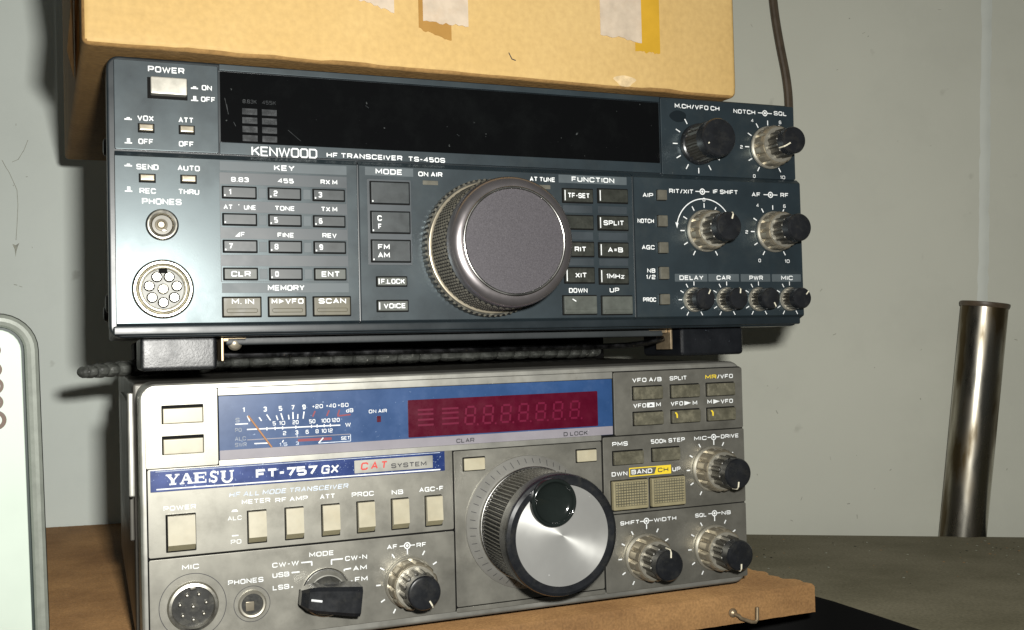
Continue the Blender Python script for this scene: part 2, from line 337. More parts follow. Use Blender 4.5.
def thing(name, label, cat, loc=(0,0,0), mat3=None, group=None):
    o=bpy.data.objects.new(name,None); COL.objects.link(o); o.empty_display_size=.02
    m4=(mat3.to_4x4() if mat3 else Matrix.Identity(4)); m4.translation=Vector(loc)*S; o.matrix_world=m4
    o['label']=label; o['category']=cat
    if group: o['group']=group
    return o
def tag(o,label,cat):
    o['label']=label; o['category']=cat; return o

def copy_part(o, dx, dz, dy=0):
    """a part with its sub-parts, shifted inside the same thing"""
    c=o.copy(); COL.objects.link(c); c.parent=o.parent; c.location=o.location+Vector((dx,dy,dz))*S
    for ch in list(o.children):
        d=ch.copy(); COL.objects.link(d); d.parent=c
    return c

# ================================================================== BLACK TRANSCEIVER (upper radio)
uK=Vector((.99997,-.005535,-.005402)); vK=Vector((.005475,.013388,.999896)); yK=vK.cross(uK)
mK=Matrix((uK,yK,vK)).transposed()
K=thing('black_transceiver','dark grey radio transceiver with black display stacked on the silver one','radio',(-8.76,-8.30,107.74),mK)
CU,CV,CD=-6.3,-1.8,362.6                     # camera foot and distance used once, to bring read-off sizes onto the raised lower panel
LO=-2.4                                       # front of the lower panel
PY=-.09                                       # print sits this far in front of its panel
def lo(u,v): f=1+LO/CD; return (CU+(u-CU)*f, CV+(v-CV)*f)
def lu(u): return CU+(u-CU)*(1+LO/CD)
def lv(v): return CV+(v-CV)*(1+LO/CD)

MB('k_case').box(2.5,267,16,226,1.5,90.8,1.5).obj('case',K)
bz=MB('k_bezel'); bz.plate(0,269.6,-.6,92,1.0,17,4.0,1.0); bz.obj('bezel',K)
up=MB('k_panel'); up.plate(2.3,35.2,61.0,90.6,0,3,.6,.25); pl=up.obj('control_panel',K)
t=MB(); y=PY
t.text('POWER',12.9,24.4,88.0,2.0,y); t.text('ON',29.9,33.2,82.9,1.75,y); t.text('OFF',29.6,34.3,79.0,1.75,y)
t.text('VOX',9.4,14.5,71.5,1.8,y); t.text('OFF',9.6,14.3,63.8,1.8,y); t.text('ATT',22.3,27.1,71.6,1.8,y); t.text('OFF',22.3,27.1,63.6,1.8,y)
def sym_in(t,x,z,y):  t.quad([(x,z-.45),(x+2.3,z-.45),(x+2.3,z),(x+1.7,z),(x+1.7,z+.45),(x+.7,z+.45),(x+.7,z),(x,z)],y)
def sym_out(t,x,z,y): t.quad([(x,z-.8),(x+2.3,z-.8),(x+2.3,z-.4),(x+1.7,z-.4),(x+1.7,z+.9),(x+.7,z+.9),(x+.7,z-.4),(x,z-.4)],y)
sym_in(t,26.4,82.7,y); sym_out(t,26.4,79.0,y); sym_in(t,5.4,71.1,y); sym_out(t,5.4,63.7,y)
t.obj('lettering',pl,0)
# power button in its cut-out
pb=MB('button','recess'); pb.box(12.6,25.3,-.12,1,78.2,85.3,.15,1); pb.box(13.5,25.0,-3.2,1,79.2,84.9,.5,0)
pb.obj('power_button',K)
def small_push(x0,x1,z0,z1,yf,parent,name='push_button'):
    b=MB('ring','recess'); b.box(x0,x1,yf-.12,yf+1,z0,z1,.12,1); b.plate(x0+.35,x1-.35,z0+.4,z1-.4,yf-1.8,yf+.5,.35,.5,0)
    return b.obj(name,parent)
b0=small_push(9.5,14.7,66.7,69.8,0,K); copy_part(b0,12.8,.1)
# display window
MB('k_panel').plate(35.6,205.0,89.2,91.3,-.2,3,.3,.2).obj('display_surround',K)
gl=MB('glass'); gl.plate(35.9,204.9,65.0,89.0,.5,3,.4,.15); 
for a_,b_ in (((37.4,80),(38.3,75.5)),((38.0,78),(38.5,74.5)),((40.2,72.0),(40.9,70.6)),((58.5,70.2),(62.8,66.6)),((86,80.5),(87.2,79.6)),((120,72),(121,71.4))): gl.line(a_,b_,.14,.5+PY*.5,'ghost')
gl=gl.obj('display_window',K)
t=MB(); y=.5+PY
for r in range(4):
    for c in range(2):
        x0=43.1+c*6.6; z1=76.9-r*3.05
        t.quad([(x0,z1-2.1),(x0+5.0,z1-2.1),(x0+5.0,z1),(x0,z1)],y,'ghost')
        t.text([['THRU','10W'],['VOX','ON'],['AIP','1.8K'],['AGC','SLOW']][r][c],x0+.7,x0+4.3,z1-1.05,1.1,y+PY,'ghost_ink')
t.text('8.83K',43.3,48.0,79.3,1.3,y,'ghost'); t.text('455K',49.8,54.5,79.3,1.3,y,'ghost')
t.obj('display_cells',gl,0)
br=MB('k_panel'); br.plate(35.5,205.0,60.9,64.9,-.1,3,.3,.2); br=br.obj('brand_strip',K)
t=MB(); y=-.1+PY
t.text('KENWOOD',45.9,68.3,62.3,3.3,y,bold=.155,gap=1.6); t.text('HF TRANSCEIVER',71.6,98.9,62.1,1.75,y,bold=.20); t.text('TS-450S',101.1,115.0,62.0,1.75,y,bold=.20)
t.obj('lettering',br,0)
ur=MB('k_panel'); ur.plate(205.3,269.0,60.4,91.2,-.3,3,.8,.3); ur=ur.obj('control_panel',K)

def joint_sym(t,x,z,y,half=3.2):
    t.arc(x,z,1.05,0,360,.42,y); t.arc(x,z,.25,0,360,.5,y,n=10)
    t.line((x-half,z),(x-1.1,z),.36,y); t.line((x+1.1,z),(x+half,z),.36,y)
def ticks(t,cx,cz,r0,r1,y,angs,w=.42,m='white'):
    for a in angs:
        a=math.radians(a); t.line((cx+r0*math.cos(a),cz+r0*math.sin(a)),(cx+r1*math.cos(a),cz+r1*math.sin(a)),w,y,m)
t=MB(); y=-.3+PY
t.text('M.CH/VFO CH',211.8,232.6,88.2,1.8,y); t.text('NOTCH',239.3,249.8,87.7,1.75,y); joint_sym(t,254.6,87.7,y,3.4); t.text('SQL',259.0,265.4,88.0,1.75,y)
ticks(t,222,73,9.4,11.6,y,[240,270,300,210,180,150,120,330])
ticks(t,255.8,73.3,9.4,11.4,y,[240,210,180,150,120,90,60,300])
for s_,dx,dz in (('0',-7.4,-12),('2',-13.2,-.2),('4',-7.5,11.0),('6',6.2,11.0),('10',6.6,-12)):
    t.text(s_,255.8+dx-(.6 if len(s_)==1 else 1.2),255.8+dx+(.6 if len(s_)==1 else 1.2),73.3+dz,1.4,y)
t.quad([(213.2+3.6*math.cos(2*PI*k/24)*(1+.12*math.sin(5*PI*k/24)),84.0+2.4*math.sin(2*PI*k/24)) for k in range(24)],-.3-.03,'dark_blotch')  # dark oval blotch on the panel
t.obj('lettering',ur,0)

def flute(n,depth):
    return lambda k,i,a: 1-depth*(.5-.5*math.cos(n*a))
def flute_sq(n,depth):
    return lambda k,i,a: 1-depth*(1/(1+math.exp(-9*math.cos(n*a))))
def dual_knob(cx,cz,yf,R,parent,cap_r=5.5,h=18,rim='ring2',body='ring',ptr=None,ring_h=7.2):
    """concentric pair: scalloped metal outer ring, slimmer fluted inner knob with black cap"""
    root=MB(rim).lathe(cx,cz,[(R*.97,yf+.3),(R*1.04,yf-.4),(R*1.04,yf-1.3),(R*.98,yf-1.8)],56,cap0=False).obj('knob',parent)
    o=MB(body); sc=lambda k,i,a:1-(.10 if 0<k<4 else .05)*max(0,math.cos(12*a))**3
    o.lathe(cx,cz,[(R*.93,yf-1.5),(R*.97,yf-2.0),(R*.97,yf-ring_h+1.6),(R*.965,yf-ring_h+.9),(R*.90,yf-ring_h)],144,mod=sc)
    o.lathe(cx,cz,[(R*.86,yf-ring_h+.2),(R*.84,yf-ring_h-.5),(R*.76,yf-ring_h-.6)],56,mi=o.m(rim))
    o.obj('outer_ring',root,50)
    c=MB('ring_dark'); c.lathe(cx,cz,[(cap_r*1.10,yf-ring_h),(cap_r*1.07,yf-h+4.6),(cap_r*1.0,yf-h+4.4)],96,mod=flute_sq(12,.11)); c.obj('inner_ring',root)
    c=MB('cap'); c.lathe(cx,cz,[(cap_r*.98,yf-h+5),(cap_r*1.0,yf-h+4.2),(cap_r*1.0,yf-h+.9),(cap_r*.93,yf-h+.25),(cap_r*.8,yf-h),(.01,yf-h-.25)],56); c.obj('cap',root)
    if ptr is not None:
        a=math.radians(ptr); p=MB('pointer')
        d=Vector((math.cos(a),math.sin(a))); 
        p.tube([(cx+d.x*cap_r*.52,yf-h-.1,cz+d.y*cap_r*.52),(cx+d.x*cap_r*.84,yf-h+.05,cz+d.y*cap_r*.84),(cx+d.x*cap_r*1.0,yf-h+.9,cz+d.y*cap_r*1.0),(cx+d.x*cap_r*1.02,yf-h+4,cz+d.y*cap_r*1.02)],.32,6); p.obj('pointer',root)
    return root
# memory channel knob: plain black with ribs
kn=MB('cap').lathe(222,73,[(8.0,-.2),(8.3,-.7),(8.2,-2.6),(7.6,-3.0)],56,cap0=False).obj('knob',K)
MB('ring_dark').lathe(222,73,[(7.7,-2.8),(7.55,-11.6),(7.2,-12)],128,mod=flute_sq(20,.085)).obj('ribbed_grip',kn)
MB('cap').lathe(222,73,[(7.45,-11),(7.6,-12),(7.55,-15.6),(7.1,-16.3),(6.2,-16.5),(.01,-16.6)],56).obj('cap',kn)
MB('pointer').tube([(217.2,-16.5,70.6),(216.0,-16.0,70.0),(215.6,-14,69.9),(215.9,-12.2,70.0)],.3,6).obj('pointer',kn)
dual_knob(255.8,73.3,-.3,8.5,K,5.4,18,ptr=210)

# ---- lower panel (raised a little, with a slanted ledge)
lp=MB('k_panel')
def ledge_panel(x0,x1):
    # sections: bottom bevel, face, ledge
    P=[(3.0,1.2),(LO+.3,3.6),(LO,4.0),(LO,58.4),(LO+.35,58.9),(-.2,60.3),(3,60.5)]
    V=[(x,yy,zz) for x in (x0,x1) for yy,zz in P]; n=len(P)
    F=[(i,i+1,n+i+1,n+i) for i in range(n-1)]+[tuple(range(n)),tuple(range(2*n-1,n-1,-1)),(0,n,2*n-1,n-1)]
    lp.add(V,F)
XL,XR=2.3,271.3
ledge_panel(XL,lu(82.3)); ledge_panel(lu(82.9),lu(191.7)); ledge_panel(lu(192.3),lu(271.2))
lp=lp.obj('lower_panel',K,30)
for x in (82.6,192.0):
    MB('k_bezel').box(lu(x)-.45,lu(x)+.45,LO-.35,1,3.6,58.8,.25).obj('dividing_rib',K)
MB('k_bezel').box(1.2,268.6,-1.0,3,.2,3.2,.6).obj('bottom_trim',K)

y=LO+PY
t=MB()
def T(s_,x0,x1,z,h,mat_='white',bold=.20,**k): t.text(s_,lu(x0),lu(x1),lv(z),h,y,mat_,bold,**k)
T('SEND',8.9,15.8,55.4,1.8); T('AUTO',21.8,28.9,55.5,1.8); T('REC',9.8,14.9,47.5,1.8); T('THRU',21.9,28.6,47.6,1.8); T('PHONES',10.5,22.9,44.1,2.0)
sym_in(t,5.2,55.4,y); sym_out(t,5.2,47.5,y)
T('ON AIR',104.8,113.9,56.7,1.7); T('AT TUNE',148.4,158.8,56.5,1.7)
T('DOWN',163.4,171.2,14.4,1.8); T('UP',180.7,184.8,14.5,1.8)
T('AIP',196.3,201.0,51.9,1.7); T('NOTCH',193.7,201.0,41.7,1.7); T('AGC',195.3,201.0,31.3,1.7); T('NB',197.4,201.0,22.1,1.7); T('1/2',196.8,201.0,19.6,1.7); T('PROC',195.2,201.0,10.7,1.7)
T('RIT/XIT',208.3,219.4,53.9,1.75); joint_sym(t,lu(223.6),lv(54.1),y,3.2); T('IF SHIFT',228.6,240.4,54.3,1.75)
T('AF',247.1,251.3,53.7,1.75); joint_sym(t,lu(256.3),lv(53.8),y,3.4); T('RF',261.2,265.2,53.9,1.75)
RX,RZ=lo(224.2,38.2); AX,AZ=lo(257.2,38.4)
t.obj('lettering',lp,0); t=MB()
ticks(t,RX,RZ,9.3,11.2,y,[240,210,180,150,120,90,60,300]); ticks(t,AX,AZ,9.2,11.0,y,[240,210,180,150,120,90,60,300])
t.arc(RX,RZ,12.9,35,170,.4,y); t.quad([(RX-13.4,RZ+3.2),(RX-12.0,RZ+3.0),(RX-12.7,RZ+.9)],y); t.text('0',RX-.6,RX+.6,RZ+12.6,1.4,y-.02)
for s_,dx,dz in (('0',-7.2,-11.8),('2',-13.0,-.2),('4',-7.4,10.8),('6',5.8,10.8),('10',6.3,-12)):
    t.text(s_,AX+dx-(.6 if len(s_)==1 else 1.2),AX+dx+(.6 if len(s_)==1 else 1.2),AZ+dz,1.4,y)
t.obj('dial_markings',lp,0)
# label bars
def bar(x0,x1,z0,z1,s_,a,b,mat_='k_bar',h=1.9,name='label_strip'):
    q=MB(mat_); q.plate(lu(x0),lu(x1),lv(z0),lv(z1),LO-.10,LO+.3,.15,.05)
    if s_: q.text(s_,lu(a),lu(b),lv((z0+z1)/2),h,LO-.10+PY)
    return q.obj(name,K,20)
bar(35.3,78.6,55.2,58.4,'KEY',53.4,60.4); bar(35.5,78.6,13.9,17.2,'MEMORY',50.6,63.1); bar(85.2,102.9,55.5,58.5,'MODE',89.0,98.8); bar(160.3,189.4,55.5,58.6,'FUNCTION',165.7,183.9)
for s_,x0,x1,a,b in (('DELAY',209.8,224.7,211.8,222.8),('CAR',225.3,239.7,229.0,235.6),('PWR',240.6,254.9,244.6,251.2),('MIC',255.8,270.2,260.2,266.0)): bar(x0,x1,17.8,20.9,s_,a,b,h=1.8)
# keypad backing with its tinted bands and the words above the keys
kp=MB('k_strip')
kp.plate(lu(35.2),lu(78.6),lv(17.6),lv(54.6),LO-.06,LO+.3,.2,.04)
mb=kp.m('k_panel')
for z0,z1 in ((45.0,50.6),(36.0,41.2),(26.7,32.2),(17.7,23.0)): kp.plate(lu(35.5),lu(78.3),lv(z0),lv(z1),LO-.11,LO+.2,.2,.04,mb)
ms=kp.m('k_bar')
for z in (47.9,38.7,29.5,20.3):
    for x in (49.3,64.5): kp.box(lu(x-1.3),lu(x+1.3),LO-.18,LO+.2,lv(z-1.7),lv(z+1.7),.05,ms)
yy=LO-.06+PY
for s_,x0,x1,z in (('8.83',39.0,44.8,52.3),('455',54.6,60.0,52.4),('RX M',69.3,75.2,52.5),('AT',36.4,39.4,42.9),("'",41.2,41.7,43.2),('UNE',43.1,47.1,42.9),('TONE',53.4,60.2,42.9),('TX M',69.3,75.0,43.0),('F',41.9,43.3,33.7),('FINE',54.2,59.8,33.7),('REV',69.6,74.6,33.8)):
    kp.text(s_,lu(x0),lu(x1),lv(z),1.6,yy,'white',.012)
kp.quad([(lu(40.0),lv(32.9)),(lu(41.6),lv(32.9)),(lu(41.6),lv(34.5))],yy)
kp=kp.obj('keypad_plate',K,20)
def key(x0,x1,z0,z1,s_,mat_='k_key',hh=1.0,tx=None,h=1.9,parent=K,name='key',extra=None,rec=.45,bold=.20):
    x0,x1,z0,z1=lu(x0),lu(x1),lv(z0),lv(z1)
    q=MB(mat_,'recess'); q.plate(x0-rec,x1+rec,z0-rec,z1+rec,LO-.2,LO+.3,.3,.06,1)
    q.plate(x0,x1,z0,z1,LO-hh,LO+.2,.3,.25,0)
    yf=LO-hh+PY
    if s_:
        a,b=tx if tx else (.1,.9)
        q.text(s_,x0+(x1-x0)*a,x0+(x1-x0)*b,(z0+z1)/2,h,yf,'white',bold)
    if extra: extra(q,x0,x1,z0,z1,yf)
    return q.obj(name,parent,25)
def lampdot(q,x0,x1,z0,z1,yf): q.quad([(x0+.25,z0+.35),(x0+.7,z0+.35),(x0+.7,z0+.9),(x0+.25,z0+.9)],yf)
KX=((36.3,47.0),(51.5,62.1),(66.8,77.4)); KZ=((46.1,49.6),(37.0,40.4),(27.8,31.4),(18.5,22.0))
for r,row in enumerate((('1','2','3'),('','5','6'),('7','8','9'),('CLR','0','ENT'))):
    for c,s_ in enumerate(row):
        big=len(s_)>1
        key(*KX[c],*KZ[r],s_,'k_pale' if big else 'k_key',tx=(.2,.8) if big else (.14,.26),h=1.9,extra=None if big else lampdot)
def slot(q,x0,x1,z0,z1,yf): q.plate(x0+1,x1-1,z0+1.1,z0+2.5,yf-.3,yf+.3,.6,.25,q.m('k_tan'))
for s_,x0,x1,a,b in (('M. IN',35.8,48.0,.22,.82),('M VFO',50.9,63.2,.06,.94),('SCAN',66.2,78.8,.12,.88)):
    def ex(q,x0,x1,z0,z1,yf,s_=s_):
        slot(q,x0,x1,z0,z1,yf)
        w=x1-x0
        if s_=='M VFO':
            q.text('M',x0+w*.06,x0+w*.22,z0+4.9,1.8,yf); q.quad([(x0+w*.26,z0+4.1),(x0+w*.40,z0+4.9),(x0+w*.26,z0+5.7)],yf); q.text('VFO',x0+w*.44,x0+w*.94,z0+4.9,1.8,yf)
        else: q.text(s_,x0+w*(.22 if s_!='SCAN' else .12),x0+w*(.82 if s_!='SCAN' else .88),z0+4.9,1.8,yf)
    key(x0,x1,6.0,12.2,None,'k_tan',extra=ex)
# mode block
MB('k_strip').plate(lu(85.8),lu(102.0),lv(23.6),lv(54.3),LO-.15,LO+.3,.4,.1).obj('mode_frame',K)
def two(lines):
    def f(q,x0,x1,z0,z1,yf):
        for k,(s_,a,b) in enumerate(lines): q.text(s_,x0+a,x0+b,z1-2.0-2.9*k-.3,1.9,yf)
        lampdot(q,x0,x1,z0,z1,yf)
    return f
key(87.1,101.0,45.6,53.1,None,'k_key',extra=lampdot); key(87.1,101.0,35.2,42.5,None,'k_key',extra=two([('C',2.0,3.6),('F',2.2,3.5)])); key(87.1,101.0,24.9,32.3,None,'k_key',extra=two([('FM',2.0,6.2),('AM',1.9,6.2)]))
def dash(q,x0,x1,z0,z1,yf): q.quad([(x0+.25,z0+.5),(x0+.65,z0+.5),(x0+.65,z1-.5),(x0+.25,z1-.5)],yf)
key(88.8,99.4,16.3,19.2,'F.LOCK','k_pale',tx=(.11,.93),h=1.75,extra=dash); key(88.8,99.7,7.3,10.8,'VOICE','k_pale',tx=(.18,.92),h=1.75,extra=dash)
for x0,x1 in ((106.4,112.2),(150.6,156.8)):
    q=MB('k_led'); q.plate(lu(x0),lu(x1),lv(52.8),lv(54.4),LO-.15,LO+.3,.2,.1); q.obj('indicator',K)
# function block
for s_,x0,x1,z0,z1,a,b in (('TF-SET',161.9,174.2,48.2,53.1,.13,.88),('',176.8,189.3,48.5,53.5,0,0),('',161.9,174.1,38.0,42.9,0,0),('SPLIT',176.6,189.2,37.9,43.0,.14,.84),('RIT',161.9,174.1,27.5,32.7,.32,.72),('A=B',176.6,189.0,27.4,32.6,.27,.79),('XIT',161.9,174.0,17.4,22.9,.32,.72),('1MHz',176.5,188.7,17.0,22.6,.2,.84)):
    key(x0,x1,z0,z1,s_,'k_key2',tx=(a,b),h=1.9,extra=dash,bold=.20)
for z0,z1 in ((44.1,47.0),(33.8,36.8),(23.9,26.6)):
    for x0,x1 in ((161.9,174.2),(176.7,189.1)):
        q=MB('k_strip'); q.plate(lu(x0),lu(x1),lv(z0),lv(z1),LO-.1,LO+.3,.2,.05); q.obj('label_strip',K,20)
def lip(q,x0,x1,z0,z1,yf):
    q.box(x0+.4,x1-.4,yf-.25,yf+.3,z0+.5,z0+1.7,.15,q.m('k_pale')); 
def chip(q,x0,x1,z0,z1,yf): lip(q,x0,x1,z0,z1,yf); q.line((x0+3.3,z1-1.1),(x0+4.8,z1-2.0),.4,yf)
key(160.9,174.6,5.4,12.2,None,'k_pale',hh=1.3,extra=chip); key(177.2,190.0,5.2,12.0,None,'k_pale',hh=1.3,extra=lip)
for z0,z1 in ((50.0,54.0),(39.5,43.9),(29.0,33.3),(18.7,23.5),(8.7,12.8)): 
    key(202.6,206.5,z0,z1,None,'k_led',hh=1.6,rec=.2)
b1=small_push(lu(9.6),lu(14.9),lv(50.2),lv(53.2),LO,K); b2=copy_part(b1,12.9,.1)
# phones jack and microphone connector
jx,jz=lo(16.7,36.4)
j=MB('nickel'); j.lathe(jx,jz,[(5.1,LO+.3),(5.2,LO-.3),(5.0,LO-.8),(4.6,LO-1.2),(4.15,LO-1.3),(3.7,LO-1.1),(3.4,LO-.7),(3.1,LO-.1)],48,cap0=False,cap1=False); 
j.lathe(jx,jz,[(3.2,LO-.15),(.01,LO-.16)],24,mi=j.m('ring_dark'),cap0=False)
j=j.obj('headphone_jack',K); q=MB('nickel'); q.lathe(jx-.3,jz,[(2.0,LO-.15),(1.9,LO-.6),(1.4,LO-.75),(.9,LO-.4),(.01,LO-.35)],24,mi=q.m('ring')); q.box(jx-.2,jx+1.5,LO-.7,LO-.1,jz-2.2,jz-1.4,.2); q.obj('contact',j)
mx,mz=lo(16.7,15.2)
c=MB('nickel'); c.lathe(mx,mz,[(9.6,LO+.3),(9.7,LO-.3),(9.45,LO-.75),(9.0,LO-1.1),(8.5,LO-1.1),(8.1,LO-.8),(7.8,LO-.5),(7.6,LO-2.2),(7.35,LO-2.7),(7.0,LO-2.75),(6.7,LO-2.4),(6.5,LO-.2)],64,cap0=False,cap1=False)
c.lathe(mx,mz,[(6.6,LO-.1),(6.4,LO-.3),(.01,LO-.3)],48,mi=c.m('insert_grey'),cap0=False)
c.box(mx-1.3,mx+1.3,LO-2,LO,mz+5.2,mz+6.5,.4,c.m('recess'))
c=c.obj('microphone_connector',K)
for k in range(8):
    if k==7: px,pz=mx,mz
    else: a=math.radians(90+360/7*(k+.5)); px,pz=mx+4.4*math.cos(a),mz+4.4*math.sin(a)
    q=MB('nickel'); q.lathe(px,pz,[(1.5,LO-.2),(1.5,LO-1.1),(1.25,LO-1.3),(.01,LO-1.3)],24); q.lathe(px,pz,[(1.78,LO-.28),(1.74,LO-.36),(.01,LO-.36)],24,mi=q.m('recess'),cap0=False); q.obj('pin',c)
# main tuning knob
kx,kz=129.8,29.7
def knurl(k,i,a): return 1+.017*(1 if (k+i//2)%2 else -1)
kn=MB('k_knurl'); kn.lathe(kx,kz,[(24.6,LO+.2),(25.0,LO-.4),(25.0,-6.6),(24.5,-7.0)],300,mod=lambda k,i,a:1+.006*(1 if (i//2)%2 else -1)*(1 if 0<k<3 else 0),cap0=False,fmi=lambda k,i:kn.m('ridge') if (i//2)%2 else kn.m('valley')); kn=kn.obj('tuning_knob',K,20)
MB('ring').lathe(kx,kz,[(23.8,-6.9),(24.0,-7.2),(23.9,-7.7),(23.3,-7.9)],96).obj('trim_ring',kn)
g=MB('k_knurl'); g.lathe(kx,kz,[(23.0,-8.4)]+[(23.0-.02*k,-9.0-1.2*k) for k in range(12)]+[(22.4,-23.4)],240,mod=lambda k,i,a:1+(.012*(1 if ((i//2)+k)%2 else -1) if 0<k<13 else 0),fmi=lambda k,i:g.m('ridge') if ((i//2)+k)%2 else g.m('valley')); g.obj('knurled_grip',kn,0)
MB('k_knobrim').lathe(kx,kz,[(22.0,-23.0),(22.6,-23.6),(22.7,-25.5),(22.65,-27.0),(22.35,-28.2),(21.8,-29.0),(21.0,-29.6),(20.0,-29.95),(19.2,-30.05),(18.7,-30.0)],128).obj('rim',kn)
MB('steel').lathe(kx,kz,[(19.0,-29.8)]+[(18.45+.55*math.cos(a),-30.0-.55*math.sin(a)) for a in (0,.4,.8,1.2,1.57,1.95,2.35,2.75,3.14)],128).obj('trim_ring',kn)
MB('k_knobface').lathe(kx,kz,[(18.0,-29.9),(17.9,-30.15),(.01,-30.15)],96).obj('face',kn)
dual_knob(RX,RZ,LO,8.1,K,5.6,19.5-1.5,ptr=70); dual_knob(AX,AZ,LO,8.1,K,5.5,18,ptr=None)
for k,(u,ptr) in enumerate(((218.4,60),(233.7,80),(249.0,300),(264.3,45))):
    ux,uz=lo(u,10.6)
    r=MB('ring2').lathe(ux,uz,[(4.9,LO+.3),(4.95,LO-.4),(4.6,LO-1.2)],40,cap0=False).obj('knob',K)
    MB('ring_dark').lathe(ux,uz,[(4.4,LO-1),(4.25,LO-5.2),(4.0,LO-5.6)],96,mod=flute_sq(18,.13)).obj('ribbed_grip',r)
    MB('cap').lathe(ux,uz,[(4.1,LO-5),(4.3,LO-5.6),(4.25,LO-8.2),(3.9,LO-8.8),(3.2,LO-9.0),(.01,LO-9.05)],40).obj('cap',r)
    a=math.radians(ptr); MB('pointer').tube([(ux+2.0*math.cos(a),LO-9.1,uz+2.0*math.sin(a)),(ux+3.7*math.cos(a),LO-8.95,uz+3.7*math.sin(a)),(ux+4.2*math.cos(a),LO-7.8,uz+4.2*math.sin(a))],.26,6).obj('pointer',r)
    q=MB(); ticks(q,ux,uz,5.6,7.2,LO+PY,[240,210,180,150,120,90,300],.36); q.obj('dial_markings',r,0)
# feet, bail stand and its brackets
for x0 in (12,226): MB('recess').box(x0,x0+22,140,180,-16.25,-.2,1).obj('rear_foot',K)  # unseen rear feet, added to keep the gap below dark
MB('k_case').box(30,236,182,190,-14.5,-.3,.8).obj('gap_light_blocker',K)  # added bar, blocks light and view of the wall through the gap
for zz,yy0 in ((12,28),(70,46),(12,120)):
    q=MB('rubber'); V=[];F=[]
    for k,(r_,xx) in enumerate(((3.6,2.6),(3.6,.6),(2.9,-.6),(1.6,-.9))):
        for i in range(20): V.append((xx,yy0+r_*math.cos(2*PI*i/20),zz+r_*math.sin(2*PI*i/20)))
    for k in range(3):
        for i in range(20): F.append((k*20+i,k*20+(i+1)%20,k*20+20+(i+1)%20,k*20+20+i))
    F.append(tuple(range(60,80))); q.add(V,F); q.obj('side_boss',K)
for x0,x1,lab in ((9.6,34.6,1),(217.5,247.5,0)):
    f=MB('foot'); f.box(x0,x1,9.5,42,-11.8,-.2,1.6,seg=3); f=f.obj('front_foot',K)
    pass
for x0 in (36.2,214.0):
    q=MB('brass'); q.box(x0,x0+.9,12,24,-9.0,-.3,.2); q.box(x0 if x0<100 else x0-9,x0+9 if x0<100 else x0,14,22,-2.4,-.3,.5); q.obj('stand_bracket',K)
q=MB('ring'); q.lathe(41.2,-2.9,[(2.5,15.8),(2.5,15.2),(1.9,14.4),(.9,14.0),(.01,13.9)],24); q.obj('bracket_screw',K)
P=[(37.6,18,-7.0)]+[(37.6+k*8.6,18+.4*math.sin(k*.9),-7.2) for k in range(1,18)]+[(196,17,-7.0),(205,16,-6.2),(213,16,-4.6)]
MB('dark_chrome').tube(P,1.15,12).obj('bail_stand',K)
MB('k_case').box(38,212,14,20,-3.6,-.5,.8).obj('bottom_rail',K)

# ================================================================== SILVER TRANSCEIVER (lower radio)
Y=thing('silver_transceiver','silver grey radio transceiver with red display and blue badge under the black one','radio',(0,0,0))
MB('y_case').box(-1.2,236.5,22,200,.8,91.3,1.6).obj('case',Y)
bz=MB('y_bezel'); bz.plate(0,238,-.2,91.6,.7,24,5.5,1.5); bz.obj('bezel',Y)
MB('y_bezel').box(-3.2,-1.0,9,13,53,88.5,.7).obj('side_trim',Y)
MB('y_case').box(-2.6,-1.0,22,120,36,84,.5).obj('side_plate',Y)
def pan(x0,x1,z0,z1,yf=0,mat_='y_panel',name='control_panel',r=.7,ch=.16): return MB(mat_).plate(x0,x1,z0,z1,yf,4,r,ch).obj(name,Y)
MB('recess').plate(2.0,237.4,2.9,89.4,.55,1.5,1.2,.05).obj('panel_backing',Y)  # black plate added so the gaps between panels show dark
p_tl=pan(1.9,25.5,63.15,89.5); p_ml=pan(2.4,109.5,33.45,63.0); p_bl=pan(2.4,109.5,3.0,32.85); p_tn=pan(110.1,171.4,4.4,62.2,.25,name='tuning_panel')
p_tr=pan(177.3,237.3,64.0,89.0,-.3); p_mr=pan(172.0,237.6,33.2,63.6,-.15); p_br=pan(172.0,237.6,2.4,32.8,-.15)
pan(109.9,171.6,2.4,4.1,0,name='lower_strip')
pan(25.6,177.0,86.6,89.3,-.1,'y_bezel','window_surround',.3,.3); pan(25.6,171.4,62.5,64.6,-.1,'y_bezel','window_surround',.3,.2)
# meter window
w=MB('y_blue'); w.plate(25.9,176.8,64.5,86.5,.35,4,.3,.1); w=w.obj('meter_window',Y)
q=MB('y_greystrip'); q.plate(26.0,176.7,64.6,67.9,.25,1,.2,.05); q.text('CLAR',111.3,118.4,66.0,1.6,.25+PY,'dark_ink',.01); q.text('D LOCK',155.2,165.6,65.9,1.6,.25+PY,'dark_ink',.01); q.obj('grey_strip',w,20)
rd=MB('y_red'); rd.plate(92.9,170.3,68.3,82.0,.22,1,.4,.1); rd=rd.obj('red_display',w)
t=MB(); y=.22+PY
def seg8(cx,cz,wd,hh):
    wl=.75
    for (a,b) in (((-1,1),(1,1)),((-1,0),(1,0)),((-1,-1),(1,-1)),((-1,0),(-1,1)),((1,0),(1,1)),((-1,-1),(-1,0)),((1,-1),(1,0))):
        A=(cx+a[0]*wd/2+a[1]*.35,cz+a[1]*hh/2); B=(cx+b[0]*wd/2+b[1]*.35,cz+b[1]*hh/2)
        dx,dz=B[0]-A[0],B[1]-A[1]; l=math.hypot(dx,dz); g=.4/l
        t.line((A[0]+dx*g,A[1]+dz*g),(B[0]-dx*g,B[1]-dz*g),wl,y,'y_seg')
for x in (117,124.2,131.4,138.6,145.8,153,160.2): seg8(x,75.2,3.6,6.4); t.arc(x+2.9,71.7,.2,0,360,.4,y,'y_seg',8)
